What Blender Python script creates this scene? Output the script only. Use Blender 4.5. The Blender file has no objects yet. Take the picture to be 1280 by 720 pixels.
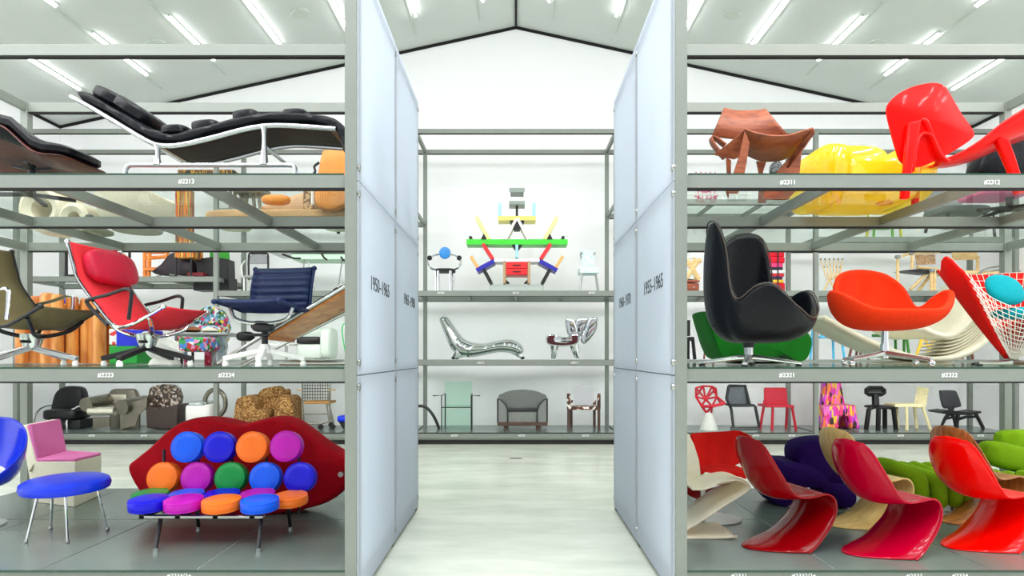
import bpy, bmesh, math, random
from mathutils import Vector, Matrix

# ------------------------------------------------------------------ camera, world, exposure
SC = bpy.context.scene
COL = SC.collection
FPX, CX, CY, EZ = 774.0, 645.0, 444.0, 1.72      # focal length in pixels, principal point, eye height
cam_d = bpy.data.cameras.new('camera')
cam_d.sensor_width = 36.0
cam_d.lens = 36.0 * FPX / 1280.0
cam_d.shift_x = -(CX - 640.0) / 1280.0
cam_d.shift_y = (CY - 360.0) / 1280.0
cam = bpy.data.objects.new('camera', cam_d)
cam.location = (0, 0, EZ)
cam.rotation_euler = (math.pi / 2, 0, 0)
COL.objects.link(cam)
SC.camera = cam

world = bpy.data.worlds.new('world')
SC.world = world
world.use_nodes = True
bg = world.node_tree.nodes['Background']
bg.inputs[0].default_value = (0.93, 0.97, 1.0, 1)
bg.inputs[1].default_value = 0.8  # added pale fill light, reaching the racks through the open front of the hall

SC.view_settings.view_transform = 'Standard'
SC.view_settings.look = 'None'
SC.view_settings.gamma = 1.0
SC.view_settings.use_curve_mapping = False
SC.view_settings.exposure = 0.23
SC.cycles.transparent_max_bounces = 40
SC.cycles.max_bounces = 16
SC.cycles.diffuse_bounces = 10
TUBE = 11.5            # emission of the lit strips on the ceiling
LAMP = 50.0            # watts of each ceiling lamp outside the view

# ceiling: two slopes from a ridge along the aisle
RIDGE, SLOPE, WALL_Y, SIDE_X, FRONT_Y = 8.94, 0.218, 13.6, 10.02, -1.5
def ceil_z(x): return RIDGE - SLOPE * abs(x)
# the lamps above and behind the viewpoint, in line with the lit strips in view
def ceiling_lamp(x, y):
    d = bpy.data.lights.new('ceiling_lamp', 'AREA')
    d.shape = 'RECTANGLE'; d.size = 0.1; d.size_y = 1.55; d.energy = LAMP
    d.color = (1.0, 0.985, 1.0)
    o = bpy.data.objects.new('ceiling_lamp', d)
    o.location = (x, y, ceil_z(x) - 0.1)
    COL.objects.link(o)
STRIP_X = [0.67 + 1.335 * k for k in range(7)]
for sx in STRIP_X:
    for yy in (0.0, 2.2, 4.23):
        for sg in (-1, 1):
            ceiling_lamp(sg * sx, yy)

# ------------------------------------------------------------------ helpers
def P(px, py, Y):
    return Vector(((px - CX) * Y / FPX, Y, EZ + (CY - py) * Y / FPX))
def yfor(py, z):
    return (EZ - z) * FPX / (py - CY)
def lin(c):
    c /= 255.0
    return c / 12.92 if c <= 0.04045 else ((c + 0.055) / 1.055) ** 2.4
def rgb(r, g, b): return (lin(r), lin(g), lin(b), 1.0)

def mat(name, c, rough=0.5, metal=0.0, coat=0.0, var=0.06, scale=18.0, bump=0.0, bscale=120.0, spec=0.5, trans=0.0, sheen=0.0, emit=0.0, stretch=None):
    m = bpy.data.materials.new(name)
    m.use_nodes = True
    nt = m.node_tree; N = nt.nodes; Lk = nt.links
    b = N['Principled BSDF']
    col = rgb(*c)
    b.inputs['Roughness'].default_value = rough
    b.inputs['Metallic'].default_value = metal
    b.inputs['Coat Weight'].default_value = coat
    b.inputs['Coat Roughness'].default_value = 0.06
    b.inputs['Specular IOR Level'].default_value = spec
    b.inputs['Transmission Weight'].default_value = trans
    b.inputs['Sheen Weight'].default_value = sheen
    b.inputs['Base Color'].default_value = col
    if emit:
        b.inputs['Emission Color'].default_value = col
        b.inputs['Emission Strength'].default_value = emit
    tc = N.new('ShaderNodeTexCoord'); mp = N.new('ShaderNodeMapping')
    Lk.new(tc.outputs['Object'], mp.inputs['Vector'])
    if stretch: mp.inputs['Scale'].default_value = stretch
    if var:
        n = N.new('ShaderNodeTexNoise'); n.inputs['Scale'].default_value = scale; n.inputs['Detail'].default_value = 4
        Lk.new(mp.outputs['Vector'], n.inputs['Vector'])
        r = N.new('ShaderNodeValToRGB')
        r.color_ramp.elements[0].position = 0.3; r.color_ramp.elements[1].position = 0.7
        r.color_ramp.elements[0].color = tuple(v * (1 - var) for v in col[:3]) + (1,)
        r.color_ramp.elements[1].color = tuple(min(1, v * (1 + var)) for v in col[:3]) + (1,)
        Lk.new(n.outputs['Fac'], r.inputs['Fac'])
        Lk.new(r.outputs['Color'], b.inputs['Base Color'])
    if bump:
        n2 = N.new('ShaderNodeTexNoise'); n2.inputs['Scale'].default_value = bscale; n2.inputs['Detail'].default_value = 3
        Lk.new(mp.outputs['Vector'], n2.inputs['Vector'])
        bp = N.new('ShaderNodeBump'); bp.inputs['Strength'].default_value = bump; bp.inputs['Distance'].default_value = 0.01
        Lk.new(n2.outputs['Fac'], bp.inputs['Height'])
        Lk.new(bp.outputs['Normal'], b.inputs['Normal'])
    return m

def glass_mat(name, tint, gloss=0.08, rough=0.02, body=None, body_mix=0.0):
    """a thin clear sheet: light passes straight through, tinted, with a fresnel reflection"""
    m = bpy.data.materials.new(name); m.use_nodes = True
    nt = m.node_tree; N = nt.nodes; Lk = nt.links
    N.remove(N['Principled BSDF'])
    out = N['Material Output']
    t = N.new('ShaderNodeBsdfTransparent'); t.inputs[0].default_value = rgb(*tint)
    g = N.new('ShaderNodeBsdfGlossy'); g.inputs['Roughness'].default_value = rough
    lw = N.new('ShaderNodeLayerWeight'); lw.inputs['Blend'].default_value = 0.5
    pw = N.new('ShaderNodeMath'); pw.operation = 'POWER'; pw.inputs[1].default_value = 5.0
    f = N.new('ShaderNodeMath'); f.operation = 'MULTIPLY_ADD'; f.inputs[1].default_value = 0.3; f.inputs[2].default_value = gloss * 0.4
    Lk.new(lw.outputs['Facing'], pw.inputs[0]); Lk.new(pw.outputs[0], f.inputs[0])
    mx = N.new('ShaderNodeMixShader')
    Lk.new(f.outputs[0], mx.inputs[0])
    last = t
    if body:
        d = N.new('ShaderNodeBsdfDiffuse'); d.inputs[0].default_value = rgb(*body)
        tl = N.new('ShaderNodeBsdfTranslucent'); tl.inputs[0].default_value = rgb(*body)
        a0 = N.new('ShaderNodeMixShader'); a0.inputs[0].default_value = 0.5
        Lk.new(d.outputs[0], a0.inputs[1]); Lk.new(tl.outputs[0], a0.inputs[2])
        a = N.new('ShaderNodeMixShader'); a.inputs[0].default_value = body_mix
        Lk.new(t.outputs[0], a.inputs[1]); Lk.new(a0.outputs[0], a.inputs[2])
        last = a
    Lk.new(last.outputs[0], mx.inputs[1]); Lk.new(g.outputs[0], mx.inputs[2])
    Lk.new(mx.outputs[0], out.inputs[0])
    return m

def pattern_mat(name, cols, scale=14.0, rough=0.6, kind='voronoi', stretch=(1, 1, 1), bump=0.3):
    """patches of several colours (a printed, marbled or shredded surface)"""
    m = bpy.data.materials.new(name); m.use_nodes = True
    nt = m.node_tree; N = nt.nodes; Lk = nt.links
    b = N['Principled BSDF']; b.inputs['Roughness'].default_value = rough
    tc = N.new('ShaderNodeTexCoord'); mp = N.new('ShaderNodeMapping'); mp.inputs['Scale'].default_value = stretch
    Lk.new(tc.outputs['Object'], mp.inputs['Vector'])
    r = N.new('ShaderNodeValToRGB'); r.color_ramp.interpolation = 'CONSTANT'
    if kind == 'voronoi':
        t = N.new('ShaderNodeTexVoronoi'); t.inputs['Scale'].default_value = scale
        sp = N.new('ShaderNodeSeparateColor'); Lk.new(t.outputs['Color'], sp.inputs[0]); src = sp.outputs[0]
    else:
        t = N.new('ShaderNodeTexNoise'); t.inputs['Scale'].default_value = scale; t.inputs['Detail'].default_value = 5; src = t.outputs['Fac']
    Lk.new(mp.outputs['Vector'], t.inputs['Vector'])
    Lk.new(src, r.inputs['Fac'])
    el = r.color_ramp.elements
    n = len(cols)
    lo, hi = (0.0, 1.0) if kind == 'voronoi' else (0.3, 0.7)
    for i, c in enumerate(cols):
        p = lo + (hi - lo) * i / n
        if i < 2: e = el[i]; e.position = p
        else: e = el.new(p)
        e.color = rgb(*c)
    Lk.new(r.outputs['Color'], b.inputs['Base Color'])
    if bump:
        bp = N.new('ShaderNodeBump'); bp.inputs['Strength'].default_value = bump; bp.inputs['Distance'].default_value = 0.02
        Lk.new(src, bp.inputs['Height']); Lk.new(bp.outputs['Normal'], b.inputs['Normal'])
    return m

def wood_mat(name, c1, c2, scale=6.0, rough=0.4, stretch=(1, 1, 8), coat=0.2):
    m = bpy.data.materials.new(name); m.use_nodes = True
    nt = m.node_tree; N = nt.nodes; Lk = nt.links
    b = N['Principled BSDF']; b.inputs['Roughness'].default_value = rough; b.inputs['Coat Weight'].default_value = coat
    b.inputs['Coat Roughness'].default_value = 0.15
    tc = N.new('ShaderNodeTexCoord'); mp = N.new('ShaderNodeMapping'); mp.inputs['Scale'].default_value = stretch
    Lk.new(tc.outputs['Object'], mp.inputs['Vector'])
    n = N.new('ShaderNodeTexNoise'); n.inputs['Scale'].default_value = scale; n.inputs['Detail'].default_value = 8; n.inputs['Distortion'].default_value = 0.6
    Lk.new(mp.outputs['Vector'], n.inputs['Vector'])
    r = N.new('ShaderNodeValToRGB')
    r.color_ramp.elements[0].position = 0.35; r.color_ramp.elements[1].position = 0.65
    r.color_ramp.elements[0].color = rgb(*c1); r.color_ramp.elements[1].color = rgb(*c2)
    Lk.new(n.outputs['Fac'], r.inputs['Fac']); Lk.new(r.outputs['Color'], b.inputs['Base Color'])
    return m

def catmull(pts, n=8, closed=False):
    """a smooth curve through points"""
    pts = [Vector(p) for p in pts]
    if len(pts) < 3: return pts
    out = []
    m = len(pts)
    rng = range(m if closed else m - 1)
    for i in rng:
        if closed: p0, p1, p2, p3 = pts[(i - 1) % m], pts[i], pts[(i + 1) % m], pts[(i + 2) % m]
        else:
            p1, p2 = pts[i], pts[i + 1]
            p0 = pts[i - 1] if i > 0 else p1 * 2 - p2
            p3 = pts[i + 2] if i + 2 < m else p2 * 2 - p1
        for k in range(n):
            t = k / n
            out.append(0.5 * ((2 * p1) + (p2 - p0) * t + (2 * p0 - 5 * p1 + 4 * p2 - p3) * t * t + (3 * p1 - p0 - 3 * p2 + p3) * t * t * t))
    if not closed: out.append(pts[-1])
    return out

class MB:
    def __init__(s): s.v = []; s.f = []
    def add(s, vs, fs):
        o = len(s.v)
        s.v += [Vector(v) for v in vs]
        s.f += [[i + o for i in f] for f in fs]
        return s
    def box(s, c, d, R=None):
        hx, hy, hz = d[0] / 2, d[1] / 2, d[2] / 2
        vs = [Vector((x, y, z)) for x in (-hx, hx) for y in (-hy, hy) for z in (-hz, hz)]
        if R is not None: vs = [R @ v for v in vs]
        c = Vector(c)
        return s.add([v + c for v in vs], [(0, 1, 3, 2), (4, 6, 7, 5), (0, 4, 5, 1), (2, 3, 7, 6), (0, 2, 6, 4), (1, 5, 7, 3)])
    def bb(s, a, b):
        return s.box([(a[i] + b[i]) / 2 for i in range(3)], [abs(a[i] - b[i]) for i in range(3)])
    def hexa(s, q0, q1):
        """a block between two quads"""
        return s.add(list(q0) + list(q1), [(0, 1, 2, 3), (7, 6, 5, 4), (0, 4, 5, 1), (1, 5, 6, 2), (2, 6, 7, 3), (3, 7, 4, 0)])
    def beam(s, a, b, w, h, up=(0, 0, 1)):
        """a rectangular bar from a to b"""
        a = Vector(a); b = Vector(b); t = (b - a).normalized(); up = Vector(up)
        if abs(t.dot(up)) > 0.95: up = Vector((0, 1, 0))
        x = t.cross(up).normalized(); y = x.cross(t).normalized()
        q = lambda c: [c + x * (i * w / 2) + y * (j * h / 2) for i, j in ((-1, -1), (1, -1), (1, 1), (-1, 1))]
        return s.hexa(q(a), q(b))
    def tube(s, pts, r, n=8, closed=False, sq=None):
        pts = [Vector(p) for p in pts]
        m = len(pts)
        rs = r if isinstance(r, (list, tuple)) else [r] * m
        if len(rs) != m:
            rs = [rs[0] + (rs[-1] - rs[0]) * i / (m - 1) for i in range(m)]
        T0 = (pts[1] - pts[0]).normalized()
        up = Vector((0, 0, 1)) if abs(T0.z) < 0.9 else Vector((0, 1, 0))
        nx = T0.cross(up).normalized()
        rings = []
        for i, p in enumerate(pts):
            if closed: t = (pts[(i + 1) % m] - pts[i - 1])
            else: t = pts[min(i + 1, m - 1)] - pts[max(i - 1, 0)]
            t = t.normalized() if t.length > 1e-9 else T0
            nx = (nx - t * nx.dot(t))
            if nx.length < 1e-6: nx = t.orthogonal()
            nx.normalize()
            ny = t.cross(nx)
            ky = sq or 1.0
            rings.append([p + nx * (math.cos(2 * math.pi * k / n) * rs[i]) + ny * (math.sin(2 * math.pi * k / n) * rs[i] * ky) for k in range(n)])
        return s.loft(rings, closed=closed)
    def loft(s, rings, closed=False, caps=True):
        n = len(rings[0]); m = len(rings)
        vs = [v for r in rings for v in r]; fs = []
        for i in range(m if closed else m - 1):
            j = (i + 1) % m
            for k in range(n):
                l = (k + 1) % n
                fs.append((i * n + k, i * n + l, j * n + l, j * n + k))
        if caps and not closed:
            fs.append(tuple(range(n))[::-1]); fs.append(tuple((m - 1) * n + k for k in range(n)))
        return s.add(vs, fs)
    def lathe(s, prof, c=(0, 0, 0), n=24, ax=1.0, ay=1.0):
        c = Vector(c)
        rings = [[c + Vector((r * ax * math.cos(2 * math.pi * k / n), r * ay * math.sin(2 * math.pi * k / n), z)) for k in range(n)] for r, z in prof]
        return s.loft(rings)
    def grid(s, rows):
        m, n = len(rows), len(rows[0])
        vs = [v for r in rows for v in r]
        return s.add(vs, [(i * n + k, i * n + k + 1, (i + 1) * n + k + 1, (i + 1) * n + k) for i in range(m - 1) for k in range(n - 1)])
    def prism(s, poly, d):
        """a polygon (3-D points) given thickness along d"""
        d = Vector(d); n = len(poly); poly = [Vector(p) for p in poly]
        vs = poly + [p + d for p in poly]
        return s.add(vs, [tuple(range(n)), tuple(range(2 * n - 1, n - 1, -1))] + [(k, k + n, (k + 1) % n + n, (k + 1) % n) for k in range(n)])
    def puff(s, poly, d, edge=0.12, steps=4, bulge=0.3):
        """a stuffed shape: the outline of poly, its rim rounded over towards front and back along d"""
        d = Vector(d); poly = [Vector(p) for p in poly]
        c = sum(poly, Vector()) / len(poly)
        rings = []
        for i in range(-steps, steps + 1):
            a = i / steps * math.pi / 2
            k = 1 - edge * (1 - math.cos(a))
            rings.append([c + (p - c) * k + d * (0.5 + 0.5 * math.sin(a)) for p in poly])
        e0 = [c + (p - c) * (1 - edge) * 0.55 - d * bulge * 0.22 for p in poly]
        e1 = [c + (p - c) * (1 - edge) * 0.55 + d * (1 + bulge * 0.22) for p in poly]
        return s.loft([e0] + rings + [e1])
    def soft(s, c, d, e=0.35, n=20, m=12, R=None):
        """a cushion: superellipsoid of size d"""
        c = Vector(c)
        def pw(v): return math.copysign(abs(v) ** e, v)
        rings = []
        for i in range(m + 1):
            a = -math.pi / 2 + math.pi * i / m
            a = max(-1.56, min(1.56, a))
            ca, sa = pw(math.cos(a)), pw(math.sin(a))
            ring = []
            for k in range(n):
                b = 2 * math.pi * k / n + 0.0001
                v = Vector((d[0] / 2 * ca * pw(math.cos(b)), d[1] / 2 * ca * pw(math.sin(b)), d[2] / 2 * sa))
                ring.append((R @ v if R is not None else v) + c)
            rings.append(ring)
        return s.loft(rings)

def build(mb, name, m, parent=None, smooth=True, sub=0, solid=0.0, bevel=0.0, angle=35, flat=False, off=0.0):
    me = bpy.data.meshes.new(name)
    me.from_pydata([tuple(v) for v in mb.v], [], mb.f)
    bm = bmesh.new(); bm.from_mesh(me)
    bmesh.ops.remove_doubles(bm, verts=bm.verts, dist=1e-6)
    bmesh.ops.recalc_face_normals(bm, faces=bm.faces)
    bm.to_mesh(me); bm.free()
    me.materials.append(m)
    o = bpy.data.objects.new(name, me)
    COL.objects.link(o)
    if parent is not None: o.parent = parent
    if solid:
        md = o.modifiers.new('thickness', 'SOLIDIFY'); md.thickness = solid; md.offset = off
    if bevel:
        md = o.modifiers.new('bevel', 'BEVEL'); md.width = bevel; md.segments = 2; md.limit_method = 'ANGLE'; md.angle_limit = math.radians(40)
    if sub:
        md = o.modifiers.new('smooth', 'SUBSURF'); md.levels = sub; md.render_levels = sub
    if smooth and not flat:
        for p in me.polygons: p.use_smooth = True
        if not sub and not solid:
            try: me.set_sharp_from_angle(angle=math.radians(angle))
            except Exception: pass
    return o

def struct(name, mb, m, label=None, **kw):
    o = build(mb, name, m, **kw)
    o['kind'] = 'structure'
    o['label'] = label or name.replace('_', ' ')
    return o

class T:
    """a thing: an Empty at its base that parents its parts; pixel coordinates are turned into points at the thing's own depth"""
    def __init__(s, name, label, cat, loc, rz=0.0, group=None, sc=1.0):
        e = bpy.data.objects.new(name, None)
        e.empty_display_size = 0.1
        COL.objects.link(e)
        e.location = loc; e.rotation_euler = (0, 0, math.radians(rz)); e.scale = (sc, sc, sc)
        e['label'] = label; e['category'] = cat
        if group: e['group'] = group
        s.e = e; s.loc = Vector(loc); s.last = None
    def L(s, px, py, dy=0.0):
        Y = s.loc.y + dy
        if py is None: return Vector(((px - CX) * Y / FPX - s.loc.x, dy, 0.0))
        return P(px, py, Y) - s.loc
    def pts(s, pp, dy=0.0):
        return [s.L(p[0], p[1], (p[2] if len(p) > 2 else 0.0) + dy) for p in pp]
    def part(s, name, mb, m, parent=None, label=None, **kw):
        o = build(mb, name, m, parent or s.e, **kw)
        if label: o['label'] = label
        s.last = o
        return o
    def sub(s, name, mb, m, **kw):
        return build(mb, name, m, s.last, **kw)
    def plate(s, name, poly, m, dy=0.0, th=0.03, curve=0, parent=None, tilt=None, bevel=0.006, **kw):
        pts = s.pts(poly, dy)
        if curve: pts = catmull(pts, curve, True)
        return s.part(name, MB().prism(pts, tilt or (0, th, 0)), m, parent, bevel=bevel, **kw)
    def rod(s, name, path, r, m, dy=0.0, curve=0, closed=False, n=8, parent=None, **kw):
        pts = s.pts(path, dy)
        if curve: pts = catmull(pts, curve, closed)
        return s.part(name, MB().tube(pts, r, n, closed), m, parent, **kw)
    def rods(s, name, paths, r, m, curve=0, n=6, closed=False, parent=None, dy=0.0, **kw):
        one = name in ('wires', 'handle')          # a wire net is one part; other bars are parts of their own
        nm = {'frame': 'frame_bar', 'hooks': 'hook', 'boards': 'board', 'hoops': 'hoop', 'back_ribs': 'back_rib'}.get(name, name)
        mb = MB()
        for p in paths:
            pts = s.pts(p, dy)
            if curve: pts = catmull(pts, curve, closed)
            mb.tube(pts, r, n, closed)
            if not one:
                s.part(nm, mb, m, parent, **kw); mb = MB()
        if one: s.part(nm, mb, m, parent, **kw)
    def slab(s, name, a, b, m, dy0=0.0, dy1=0.1, bevel=0.008, parent=None, **kw):
        """a block whose front face spans pixels a..b at depth dy0"""
        p = s.L(a[0], a[1], dy0); q = s.L(b[0], b[1], dy0)
        return s.part(name, MB().bb((p.x, dy0, p.z), (q.x, dy1, q.z)), m, parent, bevel=bevel, **kw)
    def cush(s, name, a, b, m, dy0=0.0, dy1=0.3, e=0.4, parent=None, **kw):
        p = s.L(a[0], a[1], dy0); q = s.L(b[0], b[1], dy0)
        return s.part(name, MB().soft(((p.x + q.x) / 2, (dy0 + dy1) / 2, (p.z + q.z) / 2), (abs(p.x - q.x), dy1 - dy0, abs(p.z - q.z)), e), m, parent, **kw)
    def turn(s, name, px, prof, m, dy=0.0, n=24, parent=None, **kw):
        """a turned shape about the vertical through px; prof = (radius in pixels, py)"""
        k = (s.loc.y + dy) / FPX
        c = s.L(px, None, dy)
        pr = [(max(r, 0.05) * k, 0.0 if py is None else s.L(px, py, dy).z) for r, py in prof]
        return s.part(name, MB().lathe(pr, (c.x, dy, 0), n), m, parent, **kw)
    def ribbon(s, name, path, m, w=(0.0, 0.4), th=0.02, curve=5, dy=0.0, parent=None, sag=0.0, **kw):
        """a sheet swept sideways from a path of pixels by (dx, dy) metres"""
        pts = s.pts(path, dy)
        if curve: pts = catmull(pts, curve)
        d = Vector((w[0], w[1], 0))
        rows = [[p + d * (k / 4.0) for k in range(5)] for p in pts]
        return s.part(name, MB().grid(rows), m, parent, solid=th, **kw)
# ------------------------------------------------------------------ materials shared by many things
M_WALL = mat('white_wall', (250, 250, 252), 0.85, var=0.01, scale=3)
M_CEIL = mat('ceiling_board', (203, 209, 205), 0.85, var=0.015, scale=2)
M_GAP_SHADE = mat('dark_joint_and_shade', (14, 15, 15), 0.8, var=0)  # dark trim joints, also the shade painted under the rack beams
M_FRAME = mat('grey_green_metal', (126, 132, 125), 0.45, 0.2, var=0.03, scale=6)
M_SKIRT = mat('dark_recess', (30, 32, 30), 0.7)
M_DECK = mat('grey_back_painted_glass', (98, 111, 105), 0.25, var=0.03, scale=4, spec=0.9)
M_JOINT = mat('pale_joint', (205, 214, 210), 0.5)
M_WHITE = mat('white_paint', (238, 238, 232), 0.4, coat=0.2)
M_LETTER = mat('white_lettering', (250, 250, 250), 0.6, var=0)
M_INK = mat('dark_lettering', (40, 46, 50), 0.6, var=0)
M_CHROME = mat('chrome', (225, 228, 230), 0.08, 1.0, var=0)
M_STEEL = mat('brushed_steel', (170, 172, 170), 0.28, 1.0, var=0.04)
M_ALU = mat('cast_aluminium', (205, 208, 208), 0.25, 0.9, var=0.03)
M_BLACK = mat('black_metal', (18, 18, 20), 0.4, var=0.1)
M_RUBBER = mat('black_rubber', (14, 14, 15), 0.6)
M_LEATHER = mat('black_leather', (9, 12, 17), 0.38, spec=0.18, bump=0.4, bscale=26, var=0.15)
M_TRACK = mat('grey_track', (190, 198, 192), 0.5)
M_GLASS = glass_mat('shelf_glass', (247, 252, 249), 0.06)
M_GEDGE = mat('green_glass_edge', (22, 62, 46), 0.2, coat=0.4)

def floor_material():
    m = bpy.data.materials.new('polished_concrete'); m.use_nodes = True
    nt = m.node_tree; N = nt.nodes; Lk = nt.links
    b = N['Principled BSDF']
    tc = N.new('ShaderNodeTexCoord'); mp = N.new('ShaderNodeMapping'); mp.inputs['Scale'].default_value = (0.5, 1.6, 1)
    Lk.new(tc.outputs['Object'], mp.inputs[0])
    n1 = N.new('ShaderNodeTexNoise'); n1.inputs['Scale'].default_value = 1.5; n1.inputs['Detail'].default_value = 10; n1.inputs['Roughness'].default_value = 0.65
    Lk.new(mp.outputs[0], n1.inputs['Vector'])
    r = N.new('ShaderNodeValToRGB')
    e = r.color_ramp.elements
    e[0].position = 0.3; e[0].color = rgb(190, 196, 182)
    e[1].position = 0.72; e[1].color = rgb(222, 226, 214)
    Lk.new(n1.outputs['Fac'], r.inputs[0]); Lk.new(r.outputs[0], b.inputs['Base Color'])
    r2 = N.new('ShaderNodeMapRange'); r2.inputs['To Min'].default_value = 0.14; r2.inputs['To Max'].default_value = 0.3
    Lk.new(n1.outputs['Fac'], r2.inputs['Value']); Lk.new(r2.outputs[0], b.inputs['Roughness'])
    return m
M_FLOOR = floor_material()

def panel_material():
    m = bpy.data.materials.new('frosted_glass'); m.use_nodes = True
    nt = m.node_tree; N = nt.nodes; Lk = nt.links
    N.remove(N['Principled BSDF']); out = N['Material Output']
    d = N.new('ShaderNodeBsdfDiffuse'); d.inputs[0].default_value = rgb(212, 219, 227)
    t = N.new('ShaderNodeBsdfTranslucent'); t.inputs[0].default_value = rgb(220, 228, 236)
    g = N.new('ShaderNodeBsdfGlossy'); g.inputs['Roughness'].default_value = 0.35
    a = N.new('ShaderNodeMixShader'); a.inputs[0].default_value = 0.55
    Lk.new(d.outputs[0], a.inputs[1]); Lk.new(t.outputs[0], a.inputs[2])
    x = N.new('ShaderNodeMixShader'); x.inputs[0].default_value = 0.05
    Lk.new(a.outputs[0], x.inputs[1]); Lk.new(g.outputs[0], x.inputs[2])
    Lk.new(x.outputs[0], out.inputs[0])
    return m
M_PANEL = panel_material()

# ------------------------------------------------------------------ the room
struct('floor', MB().bb((-SIDE_X, FRONT_Y, -0.1), (SIDE_X, WALL_Y, 0)), M_FLOOR, flat=True)
def gable(y0, y1):
    e = ceil_z(SIDE_X)
    poly = [Vector((-SIDE_X, y0, 0)), Vector((SIDE_X, y0, 0)), Vector((SIDE_X, y0, e)), Vector((0, y0, RIDGE)), Vector((-SIDE_X, y0, e))]
    return MB().prism(poly, (0, y1 - y0, 0))
struct('wall_back', gable(WALL_Y, WALL_Y + 0.15), M_WALL, flat=True)
for nm, sg in (('wall_left', -1), ('wall_right', 1)):
    struct(nm, MB().bb((sg * SIDE_X, FRONT_Y, 0), (sg * (SIDE_X + 0.15), WALL_Y, ceil_z(SIDE_X))), M_WALL, flat=True)
mb = MB()
for sg in (-1, 1):
    q = [Vector((0, y, RIDGE + dz)) for y, dz in ((FRONT_Y, 0), (WALL_Y, 0), (WALL_Y, 0.15), (FRONT_Y, 0.15))]
    e = ceil_z(SIDE_X)
    q2 = [Vector((sg * SIDE_X, y, e + dz)) for y, dz in ((FRONT_Y, 0), (WALL_Y, 0), (WALL_Y, 0.15), (FRONT_Y, 0.15))]
    mb.hexa(q, q2)
struct('ceiling', mb, M_CEIL, flat=True)
for k, sg in enumerate((-1, 1)):
    e = ceil_z(SIDE_X)
    struct('trim_%d' % (k + 1), MB().beam((0, WALL_Y - 0.012, RIDGE - 0.03), (sg * SIDE_X, WALL_Y - 0.012, e - 0.03), 0.024, 0.06, up=(0, 0, 1)), M_GAP_SHADE, flat=True)
    struct('trim_%d' % (k + 3), MB().beam((sg * (SIDE_X - 0.012), FRONT_Y, e - 0.03), (sg * (SIDE_X - 0.012), WALL_Y, e - 0.03), 0.024, 0.06), M_GAP_SHADE, flat=True)
struct('trim_5', MB().beam((0, FRONT_Y, RIDGE - 0.02), (0, WALL_Y, RIDGE - 0.02), 0.045, 0.03), M_GAP_SHADE, flat=True)

# strip lights in view on the two slopes
M_TUBE = mat('lit_diffuser', (255, 255, 255), 0.5, var=0, emit=TUBE)
def strip_light(x, y):
    sg = -1 if x < 0 else 1
    t = T('strip_light', 'slim lit white strip light fixed under the sloping ceiling boards', 'ceiling light', (x, y, ceil_z(x)), group='strip lights on the sloping ceiling')
    tx = Vector((1, 0, -SLOPE * sg)).normalized()
    dn = Vector((-SLOPE * sg, 0, -1)).normalized()
    a = Vector((0, -0.77, 0)) + dn * 0.035; b = Vector((0, 0.77, 0)) + dn * 0.035
    R = Matrix.Rotation(math.atan(SLOPE) * sg, 3, 'Y')
    t.part('housing', MB().box(tx * 0 + dn * 0.018, (0.05, 1.6, 0.03), R), M_TRACK, flat=True)
    t.part('diffuser', MB().box(dn * 0.05, (0.044, 1.54, 0.035), R), M_TUBE, flat=True)
for x in STRIP_X:
    for y in (11.53, 9.1, 6.67):
        for sg in (-1, 1):
            strip_light(sg * x, y)
# thin rails the strips hang in line with
for i, x in enumerate(STRIP_X):
    for sg in (-1, 1):
        z = ceil_z(x) - 0.008
        t = T('ceiling_rail', 'thin pale rail along the ceiling in line with the strip lights', 'rail', (sg * (x + 0.09), 6.0, ceil_z(x + 0.09)), group='rails beside the strip lights')
        t.part('rail', MB().bb((-0.012, -7, -0.02), (0.012, 7, 0.006)), M_TRACK, flat=True)
# round discs set in the ceiling
M_DISC = mat('ceiling_disc', (196, 205, 196), 0.7)
for px, py, w in ((375, 16, 'left slope, seen above the leather daybed'), (915, 17, 'right slope, just right of the post'), (195, 55, 'left slope, half hidden by the upper beam'), (1096, 55, 'right slope, half hidden by the upper beam')):
    Y = 5588.0 / ((CY - py) + SLOPE * abs(px - CX))
    c = P(px, py, Y); sg = -1 if c.x < 0 else 1
    t = T('ceiling_speaker', 'round flat speaker disc set in the ' + w, 'speaker', (c.x, c.y, ceil_z(c.x)))
    R = Matrix.Rotation(math.atan(SLOPE) * sg, 3, 'Y')
    m1 = MB().lathe([(0.15, -0.03), (0.17, -0.02), (0.17, 0.01)]); m1.v = [R @ v for v in m1.v]
    t.part('rim', m1, M_TRACK)
    m2 = MB().lathe([(0.01, -0.036), (0.145, -0.034), (0.15, -0.02)]); m2.v = [R @ v for v in m2.v]
    t.part('grille', m2, M_DISC)

# ------------------------------------------------------------------ lettering
def text(name, body, size, loc, rot, m, parent=None, align='CENTER', ext=0.0015):
    cu = bpy.data.curves.new(name, 'FONT')
    cu.body = body; cu.size = size; cu.extrude = ext; cu.align_x = align; cu.align_y = 'CENTER'
    cu.materials.append(m)
    f = bpy.data.objects.new(name, cu)
    COL.objects.link(f)
    me = bpy.data.meshes.new_from_object(f.evaluated_get(bpy.context.evaluated_depsgraph_get()))
    bpy.data.objects.remove(f)
    o = bpy.data.objects.new(name, me)
    COL.objects.link(o)
    o.location = loc; o.rotation_euler = rot
    if parent is not None: o.parent = parent
    return o

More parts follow.
